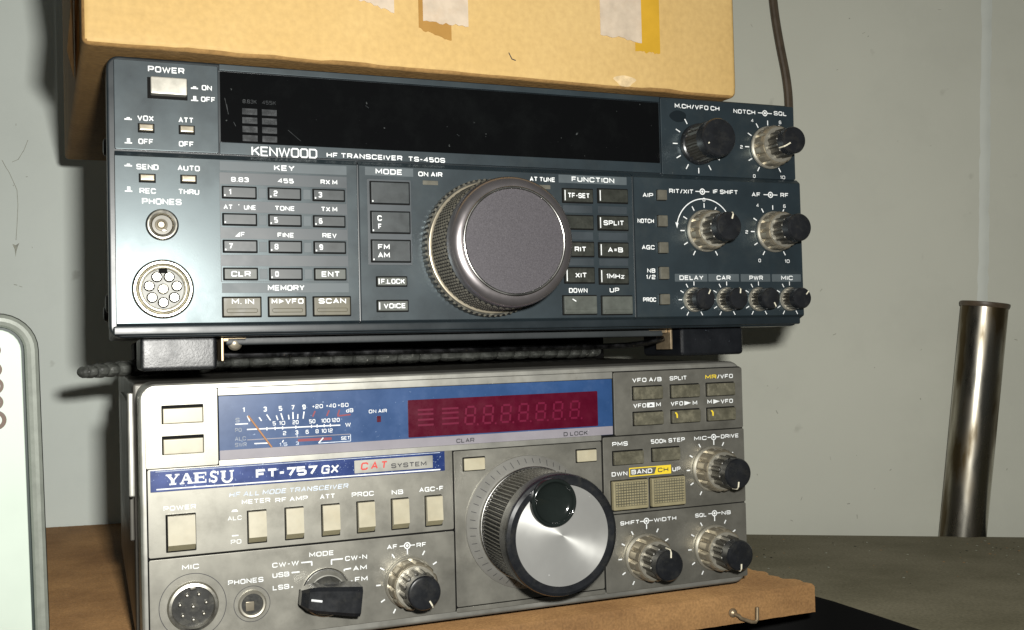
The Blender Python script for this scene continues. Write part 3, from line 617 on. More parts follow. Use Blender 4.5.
for x0,x1 in ((96.6,102.6),(105.9,112.4)):
    for z in (72.6,74.6,76.6,78.2): t.line((x0,z),(x1,z),.7,y,'y_seg')
t.obj('display_segments',rd,0)
t=MB(); y=.35+PY
for s_,x,z in (('1',34.2,81.4),('3',41.5,81.3),('5',46.8,81.3),('7',51.1,81.4),('9',55.0,81.4)): t.text(s_,x-.6,x+.6,z,1.7,y)
for s_,x0,x1 in (('+20',57.9,61.7),('+40',62.8,66.4),('+60',67.0,70.9)): t.text(s_,x0,x1,81.4,1.4,y)
t.text('dB',70.0,72.6,79.4,1.4,y)
for x0,x1,z0,z1 in ((35.4,36.2,79.3,77.4),(39.4,40.2,78.6,77.3),(42.0,43.3,79.4,77.3),(45.3,45.8,78.9,77.3),(46.9,47.6,79.6,77.3),(49.5,49.7,78.9,77.3),(51.1,51.1,79.8,77.3),(52.8,52.7,79.0,77.3),(55.0,54.6,79.8,77.3)): t.line((x0,z0),(x1,z1),.42,y)
t.text('S',31.4,32.8,78.0,1.6,y,'grey_ink'); t.line((31.3,76.6),(35.6,76.6),.4,y); t.text('PO',31.2,33.4,74.6,1.4,y,'grey_ink'); t.text('ALC',31.1,34.8,71.6,1.4,y,'grey_ink'); t.text('SWR',31.1,35.0,69.5,1.4,y,'grey_ink')
for a,b in (((58.9,79.8),(58.0,77.8)),((63.9,79.8),(63.0,77.8)),((66.8,77.6),(71.6,77.9)),((67.6,79.8),(66.9,77.8))): t.line(a,b,.55,y,'dull_red')
t.line((35.2,74.6),(67.8,74.3),.42,y); t.text('W',69.6,71.6,74.3,1.5,y)
for x in (42.0,44.8,47.4,52.0,57.5,59.5,62.0,64.2): t.line((x,73.9),(x,75.0),.36,y)
for s_,x0,x1 in (('5',44.0,45.1),('10',46.2,48.3),('20',50.9,53.0),('50',56.7,58.9),('100',61.0,64.2),('120',64.7,67.6)): t.text(s_,x0,x1,76.2,1.4,y)
for s_,x0,x1 in (('2',47.5,48.6),('3',51.7,52.8),('6',55.4,56.5),('8',58.9,60.0),('10',61.0,62.8),('12',63.2,65.0)): t.text(s_,x0,x1,72.6,1.4,y)
t.line((35.2,71.0),(71.4,70.9),.28,y,'y_greystrip'); t.line((52.4,73.4),(52.4,70.9),.28,y,'faint'); t.line((71.4,70.8),(71.4,68.4),.28,y,'faint')
t.line((37.6,69.6),(42.4,69.5),.4,y); t.text('1.5',46.2,48.9,68.7,1.2,y,'faint'); t.text('3',51.9,52.9,68.8,1.2,y,'faint'); t.line((47.2,69.4),(47.6,70.2),.35,y)
t.line((52.6,69.8),(64.6,69.7),.95,y,'dull_red'); t.line((59.9,68.4),(61.6,70.2),.4,y-.03); t.line((59.9,68.4),(71.4,68.4),.28,y,'faint'); t.text('SET',68.0,71.2,69.6,1.2,y)
t.text('ON AIR',78.3,85.0,78.6,1.3,y)
t.obj('lettering',w,0)
MB('needle').tube([(35.7,.05,79.3),(43.5,.05,68.0)],.32,8).obj('meter_needle',w)
MB('y_red').plate(81.2,82.7,74.6,76.8,.15,.8,.2,.05).obj('indicator',w)
# two top-left buttons
for z0 in (78.0,67.7):
    q=MB('y_key','recess'); q.plate(7.2,20.8,z0-.1,z0+6.2,-.1,.6,.3,.05,1); q.plate(7.6,20.5,z0+.1,z0+5.2,-1.6,.5,.3,.35,0); q.obj('push_button',Y)
# badge
b=MB('y_badge'); b.plate(3.3,106.4,55.4,62.6,-.35,.5,.15,.08); b=b.obj('badge',Y)
t=MB(); y=-.35+PY
t.line((5.2,56.3),(104.6,55.95),.45,y); t.line((5.0,62.2),(104.6,62.2),.18,y,'faint')
def serif_word(word,x0,x1,z0,h,y):
    n=len(word); w=(x1-x0)/n; st=1.15; th=.62; sf=.5
    for k,ch in enumerate(word):
        a=x0+k*w+.12; e=a+w-.24; m_=(a+e)/2; b_=z0; tp=z0+h
        R=lambda xa,xb,za,zb: t.quad([(xa,za),(xb,za),(xb,zb),(xa,zb)],y)
        if ch=='Y':
            t.quad([(a+.3,tp-sf),(a+.3+st,tp-sf),(m_+st*.5,b_+h*.42),(m_-st*.5,b_+h*.42)],y); t.quad([(e-.3-th,tp-sf),(e-.3,tp-sf),(m_+st*.5,b_+h*.42),(m_+.05,b_+h*.42)],y)
            R(m_-st*.5,m_+st*.5,b_+sf,b_+h*.43); R(m_-1.1,m_+1.1,b_,b_+sf); R(a-.1,a+1.8,tp-sf,tp); R(e-1.4,e+.1,tp-sf,tp)
        if ch=='A':
            t.quad([(a+.35,b_+sf),(a+.35+th,b_+sf),(m_+.1,tp),(m_-.35,tp)],y); t.quad([(e-.35-st,b_+sf),(e-.3,b_+sf),(m_+.45,tp),(m_-.35,tp)],y)
            R(a+1.0,e-1.0,b_+h*.33,b_+h*.33+th*.9); R(a-.1,a+1.4,b_,b_+sf); R(e-1.8,e+.1,b_,b_+sf)
        if ch=='E':
            R(a+.35,a+.35+st,b_,tp); R(a-.05,e-.1,b_,b_+sf); R(a-.05,e-.1,tp-sf,tp); R(a+1,e-.9,b_+h*.46,b_+h*.46+sf); R(e-.5,e-.1,b_,b_+h*.34); R(e-.5,e-.1,tp-h*.32,tp); R(e-1.2,e-.8,b_+h*.36,b_+h*.66)
        if ch=='S':
            r=h/4+.02
            t.arc(m_,tp-r,r-.1,20,270,.75,y); t.arc(m_,b_+r,r-.1,-160,90,.75,y); R(e-.95,e-.5,tp-h*.34,tp); R(a+.5,a+.95,b_,b_+h*.34)
        if ch=='U':
            R(a+.3,a+.3+st,b_+h*.3,tp-sf); R(e-.3-th,e-.3,b_+h*.3,tp-sf); R(a-.1,a+1.7,tp-sf,tp); R(e-1.3,e+.1,tp-sf,tp)
            rr=(e-a-.6)/2-.25; t.arc(m_,b_+h*.34,rr,180,360,.75,y)
serif_word('YAESU',8.2,30.4,57.5,3.6,y)
t.text('FT-757',37.8,59.0,59.1,3.2,y,bold=.25,gap=2.0); t.text('GX',60.4,66.6,59.0,3.0,y,bold=.016,shear=.15)
t.obj('lettering',b,0)
q=MB('y_bezel'); q.plate(72.4,101.7,56.8,61.4,-.6,-.2,.2,.06)
for s_,x0,x1 in (('C',74.6,77.2),('A',78.3,80.9),('T',81.9,84.3)): q.text(s_,x0,x1,59.2,2.7,-.6+PY,'red',.012,shear=.15)
q.text('SYSTEM',85.9,99.2,58.6,1.7,-.6+PY,'dark_ink',.01); q.obj('system_plate',b,20)
t=MB(); y=PY
t.text('HF ALL MODE TRANSCEIVER',28.7,70.0,52.6,1.7,y,'faint',.008,shear=.2)
t.text('POWER',7.3,17.8,49.7,1.6,y,'white'); t.text('METER',32.9,42.6,49.8,1.6,y); t.text('RF AMP',44.3,55.6,49.5,1.6,y); t.text('ATT',59.9,65.3,49.4,1.7,y); t.text('PROC',71.3,79.4,49.2,1.7,y); t.text('NB',86.0,90.3,48.9,1.7,y); t.text('AGC-F',96.4,105.8,49.0,1.7,y)
t.text('ALC',28.1,32.8,44.6,1.5,y); t.text('PO',29.0,32.5,36.5,1.5,y); t.line((29.4,38.6),(31.6,38.6),.45,y); t.quad([(29.3,46.7),(31.7,46.7),(31.2,47.5),(29.8,47.5)],y)
t.obj('lettering',p_ml,0)
def rocker(x0,x1,z0,z1):
    q=MB('y_key','y_keys','recess'); q.plate(x0-.35,x1+.35,z0-.35,z1+.35,-.12,.6,.3,.06,2)
    zt=z0+(z1-z0)*.2; yf=-2.6
    V=[(x0,yf,zt),(x1,yf,zt),(x1,yf+.6,z1),(x0,yf+.6,z1),(x0,0,z0),(x1,0,z0),(x1,0,z1),(x0,0,z1)]
    q.add(V,[(0,1,2,3),(0,3,7,4),(1,5,6,2),(3,2,6,7)],0); q.add(V,[(4,5,1,0)],1); return q.obj('rocker_switch',Y,0)
for x0 in (34.9,47.7,60.5,73.2,85.9,98.7): rocker(x0,x0+6.0,35.6,46.4)
q=MB('y_key','y_keys','recess'); q.plate(7.9,17.7,34.9,47.6,-.12,.6,.3,.06,2); V=[(8.5,-2.8,37.6),(17.3,-2.8,37.6),(17.3,-2.4,47.2),(8.5,-2.4,47.2),(8.5,0,35.3),(17.3,0,35.3),(17.3,0,47.2),(8.5,0,47.2)]
q.add(V,[(0,1,2,3),(0,3,7,4),(1,5,6,2),(3,2,6,7)],0); q.add(V,[(4,5,1,0)],1); q.obj('power_button',Y,0)
# bottom left panel
t=MB(); y=PY
t.text('MIC',12.9,18.4,29.5,1.7,y); t.text('PHONES',27.8,39.7,22.7,1.7,y); t.text('MODE',55.7,64.4,29.4,1.7,y)
t.text('CW-W',42.8,52.0,27.1,1.7,y); t.text('CW-N',68.4,76.4,26.8,1.7,y); t.text('USB',42.8,48.6,23.6,1.7,y); t.text('AM',71.2,76.2,23.0,1.7,y); t.text('LSB',42.8,48.5,19.3,1.7,y); t.text('FM',71.8,76.4,19.0,1.7,y)
for a,b_ in (((52.8,27.0),(56.6,27.0)),((56.5,27.0),(56.5,25.6)),((49.4,23.9),(52.2,23.9)),((67.6,26.9),(63.4,26.9)),((63.5,26.9),(63.5,25.2)),((70.5,23.2),(67.9,23.0)),((68.0,23.1),(68.0,22.4)),((70.9,18.6),(70.3,18.6)),((49.2,18.9),(49.8,18.9))): t.line(a,b_,.5,y)
t.arc(16.2,16.3,10.9,0,360,.22,y,'dark_ink',64); t.arc(35.7,14.7,6.1,0,360,.2,y,'dark_ink',48)
def sym2(t,x,z,y):
    joint_sym(t,x,z,y,2.9); t.line((x,z-1.0),(x,z-3.2),.45,y)
t.text('AF',83.8,87.7,29.3,1.6,y); sym2(t,91.4,29.2,y); t.text('RF',94.9,98.6,29.0,1.6,y)
ANG=[240,210,180,150,120,60,30]
ticks(t,91.8,16,10.6,12.3,y,ANG,.5); t.obj('lettering',p_bl,0)
c=MB('nickel'); c.lathe(16.2,16.3,[(8.2,.3),(8.4,-.8),(7.9,-2.2),(7.1,-2.4),(6.9,-1),(6.8,-.1)],64,cap0=False,cap1=False); c=c.obj('microphone_connector',Y)
q=MB('rubber'); q.lathe(16.2,16.3,[(6.9,0),(6.85,-.3),(.01,-.32)],40); q.box(15.2,17.2,-2.0,-.2,22.0,23.4,.3,q.m('nickel')); q.obj('insert',c)
for k in range(8):
    if k==7: px,pz=16.2,16.3
    else: a=math.radians(90+360/7*(k+.5)); px,pz=16.2+4.35*math.cos(a),16.3+4.35*math.sin(a)
    MB('nickel').lathe(px,pz,[(.62,-.2),(.62,-1.3),(.35,-1.7),(.01,-1.75)],12).obj('pin',c)
j=MB('ring2'); j.lathe(35.7,14.7,[(4.7,.3),(4.8,-.8),(4.3,-1.3),(3.7,-1.2),(3.6,-.6),(3.5,-.1)],40,cap0=False,cap1=False); j.lathe(35.7,14.7,[(3.6,-.15),(.01,-.16)],24,mi=j.m('rubber'),cap0=False); j=j.obj('headphone_jack',Y)  # dark disc stands in for the shaded jack hole
MB('ring').box(33.5,36.4,-.6,-.1,12.4,15.6,.2).obj('contact',j)
# mode selector: silver dial with a bar-shaped handle
md=MB('steel').lathe(61.3,15.8,[(8.5,.3),(8.6,-.8),(8.2,-1.2),(7.9,-1.25)],56,cap0=False).obj('mode_knob',Y)
MB('y_bezel').lathe(61.3,15.8,[(8.0,-.9),(7.8,-1.5),(6.6,-3.0)],56).obj('dial',md)
MB('rubber').lathe(61.3,15.8,[(6.4,-2.6),(5.6,-4.2),(5.2,-8)],40).obj('hub',md)
hb=bmesh.new(); ang=math.radians(-7); ca,sa=math.cos(ang),math.sin(ang)
sec=[(-10.4,2.6,-5.2,-9.2),(-8.2,3.9,-4.6,-11.8),(-5.6,4.5,-4.4,-12.6),(7.2,5.2,-4.4,-14.2),(9.6,5.2,-5.0,-14.2)]
HV=[];HF=[]
for (x,hw,yb,yf) in sec:
    for a_,b_ in ((hw,yb),(hw*.98,yf+1.2),(hw*.72,yf),(-hw*.72,yf),(-hw*.98,yf+1.2),(-hw,yb)):
        HV.append((61.3+x*ca-a_*sa,b_,15.4+x*sa+a_*ca))
for k in range(len(sec)-1):
    for i in range(6): j_=(i+1)%6; HF.append((k*6+i,k*6+j_,(k+1)*6+j_,(k+1)*6+i))
HF+= [tuple(range(5,-1,-1)),tuple(24+i for i in range(6))]; hb.free()
MB('cap').add(HV,HF).obj('handle',md,25)
MB('white').tube([(61.3-7.6*ca,-12.3,15.6-7.6*sa),(61.3-4.0*ca,-13.1,15.4-4.0*sa)],.42,6).obj('pointer',md)
# concentric knobs
for cx,cz,pn,ptr in ((91.8,16,p_bl,300),(189.6,15.2,p_br,85),(221.5,15.8,p_br,270),(221.6,48.0,p_mr,265)):
    dual_knob(cx,cz,-.1,8.9,Y,6.0,19.5,ptr=ptr,ring_h=8.5)
t=MB(); y=-.15+PY
t.text('SHIFT',178.7,187.2,29.3,1.6,y); sym2(t,190.4,29.3,y); t.text('WIDTH',193.8,204.1,29.3,1.6,y); t.text('SQL',213.0,218.4,29.4,1.6,y); sym2(t,222.2,29.6,y); t.text('NB',225.6,230.0,29.4,1.6,y)
ticks(t,189.6,15.2,10.6,12.2,y,ANG,.5); ticks(t,221.5,15.8,10.6,12.2,y,ANG,.5); t.obj('lettering',p_br,0)
t=MB()
t.text('PMS',176.0,182.9,60.7,1.7,y); t.text('500k STEP',193.4,209.1,60.7,1.7,y); t.text('DWN',175.4,182.4,48.9,1.7,y); t.text('UP',202.9,206.7,49.0,1.7,y)
t.text('MIC',213.5,219.4,60.7,1.6,y); sym2(t,222.8,60.8,y); t.text('DRIVE',226.3,234.9,60.8,1.6,y); ticks(t,221.6,48,10.4,12.0,y,ANG,.5)
t.quad([(183.2,47.4),(202.3,47.4),(202.3,50.9),(183.2,50.9)],y,'yellow'); t.quad([(183.6,47.8),(194.6,47.8),(195.6,50.5),(183.6,50.5)],y-.03,'y_panel')
t.text('BAND',184.2,193.6,49.15,1.8,y-.06,'white',.02); t.text('CH',196.2,201.0,49.15,1.8,y-.06,'dark_ink',.006)
t.obj('lettering',p_mr,0)
t=MB(); y=-.3+PY
t.text('VFO A/B',185.6,198.9,85.6,1.7,y); t.text('SPLIT',202.7,210.7,85.7,1.7,y); t.text('MR',219.5,224.8,85.6,1.7,y,'yellow'); t.text('/VFO',225.2,232.8,85.6,1.7,y)
t.text('VFO',185.8,191.6,75.4,1.7,y); t.quad([(192.0,74.5),(195.4,74.5),(195.4,76.4),(192.0,76.4)],y); t.quad([(192.8,74.9),(194.8,75.2),(193.6,75.9)],y-.03,'dark_ink'); t.text('M',195.9,198.5,75.4,1.7,y)
t.text('VFO',202.9,208.6,75.4,1.7,y); t.quad([(209.2,74.5),(212.4,75.4),(209.2,76.3)],y); t.text('M',213.0,215.5,75.3,1.7,y)
t.text('M',219.9,222.6,75.4,1.7,y); t.quad([(223.0,74.5),(226.2,75.4),(223.0,76.3)],y); t.text('VFO',226.6,232.5,75.3,1.7,y)
t.obj('lettering',p_tr,0)
def flatkey(x0,x1,z0,z1,yf,mat_='y_keyd',mark=None,name='key',hh=1.5):
    q=MB(mat_,'recess'); q.plate(x0,x1,z0,z1,yf-.12,.6,.3,.06,1); q.plate(x0+.45,x1-.25,z0+.35,z1-.45,yf-hh,.5,.35,.3,0)
    if mark: q.quad([(x0+2.0,z1-3.4),(x0+2.6,z1-3.4),(x0+2.6,z1-2.0),(x0+2.1,z1-1.2),(x0+1.3,z1-1.0),(x0+1.3,z1-1.4),(x0+1.8,z1-1.9)],yf-hh+PY,mark)
    return q.obj(name,Y,25)
for r,z0 in enumerate((77.5,67.3)):
    for c,x0 in enumerate((185.3,202.6,219.5)): flatkey(x0,x0+13.7,z0,z0+5.8,-.3,mark='yellow' if (r==1 and c>0) else None)
flatkey(175.8,189.6,52.2,58.1,-.15,'y_keyd'); flatkey(193.3,206.4,52.5,58.3,-.15,'y_keyd')
for x0,x1 in ((113.5,122.5),(160.1,169.2)): flatkey(x0,x1,54.4,59.7,.25,'y_key',hh=.9)
for x0,x1 in ((174.9,190.9),(192.2,208.0)):
    q=MB('y_keyd','recess','y_grid'); q.plate(x0-.2,x1+.2,34.1,46.5,-.27,.6,.3,.06,1); q.plate(x0+.2,x1-.2,34.8,46.2,-2.2,.5,.5,.5,2)
    q.plate(x0+1.0,x1-1.0,36.2,45.7,-2.3,-2,.3,.05,0)  # darker colour between the dots stands in for shaded gaps
    for i in range(12):
        for k in range(9):
            xx=x0+1.55+i*(x1-x0-3.1)/11; zz=36.7+k*(45.2-36.7)/8; q.box(xx-.42,xx+.42,-2.62,-2.1,zz-.37,zz+.37,.12,2,1)
    q.obj('key',Y,25)
# tuning knob
cx,cz=139.4,33.6
tk=MB('y_dial'); tk.lathe(cx,cz,[(25.3,.5),(25.2,-.6),(22.2,-3.6),(21.2,-4.2)],128,cap0=False); ticks(tk,cx,cz,0,0,0,[]) 
tk=tk.obj('tuning_knob',Y,30)
q=MB()
for k in range(50):
    a=2*PI*k/50; r0,y0,r1,y1=24.3,-1.6,(22.7 if k%5 else 22.2),(-3.2 if k%5 else -3.7)
    n=Vector((-math.sin(a),math.cos(a)))*.11
    q.add([(cx+r0*math.cos(a)+s1*n.x,y0,cz+r0*math.sin(a)+s1*n.y) for s1 in (1,-1)]+[(cx+r1*math.cos(a)+s1*n.x,y1,cz+r1*math.sin(a)+s1*n.y) for s1 in (-1,1)],[(0,1,2,3)],q.m('dark_ink'))
q.obj('dial_markings',tk,0)
MB('steel').lathe(cx,cz,[(21.0,-3.8)]+[(21.0+.6*math.cos(a),-4.7-.8*math.sin(a)) for a in (-.8,-.4,0,.4,.8,1.2,1.57,1.95,2.35)],128).obj('trim_ring',tk)
def ribs(k,i,a):
    return 1+(.020*(1 if (i//2)%2 else -1) if 0<k<13 else 0)+(.004*(1 if k%2 else -1) if 0<k<13 else 0)
n_=360; g=MB('y_grip'); g.lathe(cx,cz,[(20.2,-5.4)]+[(20.6+.04*k,-6-1.6*k) for k in range(12)]+[(21.0,-24.6)],n_,mod=ribs,fmi=lambda k,i:g.m('ridge') if (i//2)%2 else g.m('valley')); g.obj('ribbed_grip',tk,0)
MB('cap').lathe(cx,cz,[(20.8,-24),(21.6,-25),(21.7,-30),(21.3,-31.2),(20.2,-31.8),(18.2,-31.7),(17.8,-31.3)],128).obj('rim',tk)
MB('alu').lathe(cx,cz,[(17.95,-31.0),(17.9,-31.4),(.01,-31.45)],160).obj('face',tk)
dx_,dz_=135.6,45.7
d=MB('gloss'); d.lathe(dx_,dz_,[(8.6,-29),(8.6,-33.2),(8.4,-33.7),(8.0,-34.0),(7.6,-34.0),(7.3,-33.7)]+[(7.1*math.cos(a),-33.4+1.9*math.sin(a)) for a in (.05,.2,.4,.6,.8,1.0,1.2,1.4,1.57)],64); d.obj('finger_dimple',tk,60)

# ================================================================== things around the radios
# board under the silver radio: cut askew at its right end, reaching back to the wall on the left
DT=-22.0
def board(outline,z0,z1,step,jit,seed):
    r_=random.Random(seed); P=[]
    for k in range(len(outline)):
        a_,b_=Vector(outline[k]),Vector(outline[(k+1)%len(outline)]); n=max(1,int((b_-a_).length/step))
        d_=(b_-a_).normalized(); nn=Vector((d_.y,-d_.x))
        for i in range(n): P.append((a_.lerp(b_,i/n)+nn*(r_.uniform(-1,.4)*jit*(2.2 if k==1 else .8)+(k==1)*(1.6*math.sin(i*.33)+1.1*math.sin(i*.9+1)-1.5)),k))
    n=len(P); V=[];F=[]
    for p,k in P: V.append((p.x,p.y,z0+.0))
    for p,k in P: V.append((p.x,p.y,z1-.7+r_.uniform(-.35,.1)))
    for p,k in P: q_=p+(Vector((60,150))-p).normalized()*(.7+r_.uniform(0,.5)); V.append((q_.x,q_.y,z1))
    for j in range(2):
        for i in range(n): F.append((j*n+i,j*n+(i+1)%n,(j+1)*n+(i+1)%n,(j+1)*n+i))
    F.append(tuple(2*n+i for i in range(n))); F.append(tuple(range(n-1,-1,-1)))
    return MB('plank').add(V,F)
pk=board([(-190,-3),(270,-3),(262,37),(252,205),(112,292),(-190,346)],-15.8,-4,1.3,.35,4).obj('plank',None,20)
tag(pk,'rough brown wooden board lying under the silver radio','plank')
MB('plank').box(-150,225,75,110,DT+.2,-15.9,.5).obj('batten',pk); MB('plank').box(-150,90,200,235,DT+.2,-15.9,.5).obj('batten',pk)
MB('recess').box(12,218,30,196,-4.1,.9,1).obj('base_pads',Y)
# small L-shaped hook screwed into the plank's front edge
hk=tag(MB('brass').tube([(227.6,-.5,-11.0),(227.6,-5.0,-11.1),(228.4,-6.8,-11.6),(229.2,-7,-12.6),(234,-7,-14.6),(236,-7,-14.9),(236.9,-7,-14.0),(237.1,-7,-9.0)],.75,10).obj('screw_hook',None),'small bent brass screw hook in the front edge of the plank','hook')
c_=MB('brass'); c_.lathe(227.6,-11.0,[(1.7,-.6-2.2),(1.9,-3.6),(1.5,-4.6),(.8,-5.2)],16); c_.obj('collar',hk)

# desk and wall share the wall frame
W0=Vector((-45.3,434.1,0)); Wd=Vector((.84513,-.53457,0)); Wn=Vector((-.53457,-.84513,0))
mW=Matrix((Wd,-Wn,Vector((0,0,1)))).transposed()       # local x along the wall, y into the wall, z up
dk=thing('desk','dusty brown desk top carrying the plank against the wall','desk',(W0.x,W0.y,DT),mW)
dk_out=[]
for X,Y_ in [(-560,760),(-560,62),(262,62),(284,59),(294,52),(299.5,41),(301.5,27),(302.5,0),(306,-120),(318,-420),(900,-420),(1150,20)]:
    v_=Vector((X,Y_,0))-W0; dk_out.append((v_.dot(Wd),-v_.dot(Wn)))
dk_out=[(x,min(y_,-.3)) for x,y_ in dk_out]
dk_out[0]=(-600,-.3); dk_out[-1]=(1250,-.3)
def slab(P,z0,z1,rr_):
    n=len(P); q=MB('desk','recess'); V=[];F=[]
    cx_=sum(p[0] for p in P)/n; cy_=sum(p[1] for p in P)/n
    N_=[]
    for i in range(n):
        a_,b_,c_=Vector(P[i-1]),Vector(P[i]),Vector(P[(i+1)%n]); d0=(b_-a_).normalized(); d1=(c_-b_).normalized()
        N_.append(((Vector((-d0.y,d0.x))+Vector((-d1.y,d1.x))).normalized()))
    A_=sum(P[i-1][0]*P[i][1]-P[i][0]*P[i-1][1] for i in range(n)); sg=1 if A_>0 else -1
    rings=[(0,z0)]+[(rr_*(1-math.cos(t_)),z1-rr_+rr_*math.sin(t_)) for t_ in (0,.3,.6,.9,1.2,1.57)]
    for ins,z in rings:
        for i in range(n): V.append((P[i][0]+sg*N_[i].x*ins,P[i][1]+sg*N_[i].y*ins,z))
    for k in range(len(rings)-1):
        for i in range(n): j_=(i+1)%n; F.append((k*n+i,k*n+j_,(k+1)*n+j_,(k+1)*n+i))
    q.add(V,F,1); o_=(len(rings)-1)*n  # sides painted black so the lit desk edge disappears into dark
    return q.add(V[o_:],[tuple(range(n))],0)
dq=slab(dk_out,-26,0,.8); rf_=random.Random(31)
for k in range(150):
    x_,y_=rf_.uniform(330,660),-abs(rf_.gauss(0,60))-3; r_=rf_.uniform(.25,.8); a_=rf_.uniform(0,3)
    dq.add([(x_+r_*math.cos(a_+q_*1.26)*rf_.uniform(.5,1.3),y_+r_*math.sin(a_+q_*1.26)*1.6,.03+.001*(k%9)) for q_ in range(5)],[(0,1,2,3,4)],dq.m(rf_.choice(('recess','plank','scuff'))))
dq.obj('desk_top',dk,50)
fl=MB('floor').box(-1500,2500,-2500,200,-740,-722,0).obj('floor'); m4=mW.to_4x4(); m4.translation=Vector((W0.x,W0.y,0))*S; fl.matrix_world=m4; fl['kind']='structure'
def seg_wall():
    q=MB('wall','seam')
    xs=[-900+18*k for k in range(85)]+[621]; zs=[-700+25*k for k in range(78)]
    q.box(-900,1300,1.0,40,-700,1200,0)
    rnd=random.Random(5); N_=110; V=[];F=[]
    for k in range(N_+1):
        z=-80+k*5.2; w0=3.2+rnd.uniform(-.5,.5); w1=3.0+rnd.uniform(-.5,.5); xc=625.6+(z-124)*.043+rnd.uniform(-.2,.2)
        V+=[(xc-w0,1.02,z),(xc-w0*.5,.78,z),(xc,.62,z),(xc+w1*.5,.78,z),(xc+w1,1.02,z)]
    for k in range(N_):
        for i in range(4): F.append((5*k+i,5*k+i+1,5*k+i+6,5*k+i+5))
    q.add(V,F,1)
    for k in range(34):
        x_,z_=rnd.uniform(470,660),rnd.uniform(-10,330); a_=rnd.uniform(0,3); l_=rnd.uniform(.6,2.6); q.line((x_,z_),(x_+l_*math.cos(a_),z_+l_*math.sin(a_)),rnd.uniform(.2,.6),.94,'scuff2')
    return q
wl=seg_wall().obj('wall',None,45); m4=mW.to_4x4(); m4.translation=(Vector((W0.x,W0.y,DT))-Wn*26)*S; wl.matrix_world=m4; wl['kind']='structure'
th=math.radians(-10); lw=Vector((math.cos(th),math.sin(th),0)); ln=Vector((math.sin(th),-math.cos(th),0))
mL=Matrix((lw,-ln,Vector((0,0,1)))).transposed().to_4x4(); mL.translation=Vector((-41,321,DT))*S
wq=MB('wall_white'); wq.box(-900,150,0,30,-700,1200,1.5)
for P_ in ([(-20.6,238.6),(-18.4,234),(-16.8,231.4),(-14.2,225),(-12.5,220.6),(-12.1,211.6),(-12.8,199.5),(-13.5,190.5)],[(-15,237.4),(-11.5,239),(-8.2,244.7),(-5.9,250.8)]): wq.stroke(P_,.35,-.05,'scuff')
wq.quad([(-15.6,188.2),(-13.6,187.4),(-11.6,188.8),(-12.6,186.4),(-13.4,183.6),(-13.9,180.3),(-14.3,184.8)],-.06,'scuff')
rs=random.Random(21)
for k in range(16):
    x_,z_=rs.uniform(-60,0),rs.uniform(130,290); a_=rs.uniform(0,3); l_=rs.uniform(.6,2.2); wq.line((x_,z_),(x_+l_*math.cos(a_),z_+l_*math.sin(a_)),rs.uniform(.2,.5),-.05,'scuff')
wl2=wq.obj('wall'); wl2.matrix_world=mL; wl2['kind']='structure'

def wp(s_,z,off): return W0+Wd*s_+Wn*off+Vector((0,0,z))
# pipe leaning against the wall
base=wp(597.8,-95,-10.2); top=wp(623.5,117,-10.8); ax=(top-base); L_=ax.length; ax.normalize()
xa=Wd-ax*Wd.dot(ax); xa.normalize(); za=xa.cross(ax)   # frame with z = axis
mp=Matrix((xa,ax.cross(xa),ax)).transposed()
pp=thing('metal_pipe','rust stained shiny metal pipe standing upright against the wall','pipe',base,mp)
R_=13.2
def vlathe(prof,n,mats):
    q=MB(*mats); V=[];F=[]
    for r,z in prof:
        for i in range(n): a=2*PI*i/n; V.append((r*math.cos(a),r*math.sin(a),z))
    for k in range(len(prof)-1):
        for i in range(n): j_=(i+1)%n; F.append((k*n+i,k*n+j_,(k+1)*n+j_,(k+1)*n+i))
    return q.add(V,F)
vlathe([(R_-1.2,.3),(R_,.3),(R_,L_*.5),(R_+.1,L_-3),(R_+.15,L_-2.2),(R_-1.0,L_-2.2),(R_-1.2,L_-2.6),(R_-1.2,.3)],64,('pipe',)).obj('tube',pp)
vlathe([(R_-.9,L_-3.0),(R_+.5,L_-3.0),(R_+1.0,L_-1.6),(R_+.9,L_-.3),(R_+.2,L_),(R_-1.0,L_),(R_-.9,L_-3.0)],64,('cord',)).obj('rim',pp)

# cord hanging on the wall
P=[]
pts=[(502,430),(502.6,370),(504.2,330),(505,313.7),(507,294.3),(510.2,274.9),(512.8,258.7),(513.2,242.8),(512.5,205),(509,170),(499,145),(482,133)]
for k in range(len(pts)-1):
    for i in range(6):
        f=i/6; f=f; a,b_=pts[k],pts[k+1]; P.append(wp(a[0]+(b_[0]-a[0])*f,a[1]+(b_[1]-a[1])*f,-22.2))
P=[sum((P[min(max(k+d_,0),len(P)-1)] for d_ in (-4,-3,-2,-1,0,1,2,3,4)),Vector())/9 for k in range(len(P))]
tag(MB('cord').tube([tuple(p) for p in P],2.5,12,flat=1.1).obj('power_cord',None),'brown grey cord hanging down the wall behind the black radio','cord')

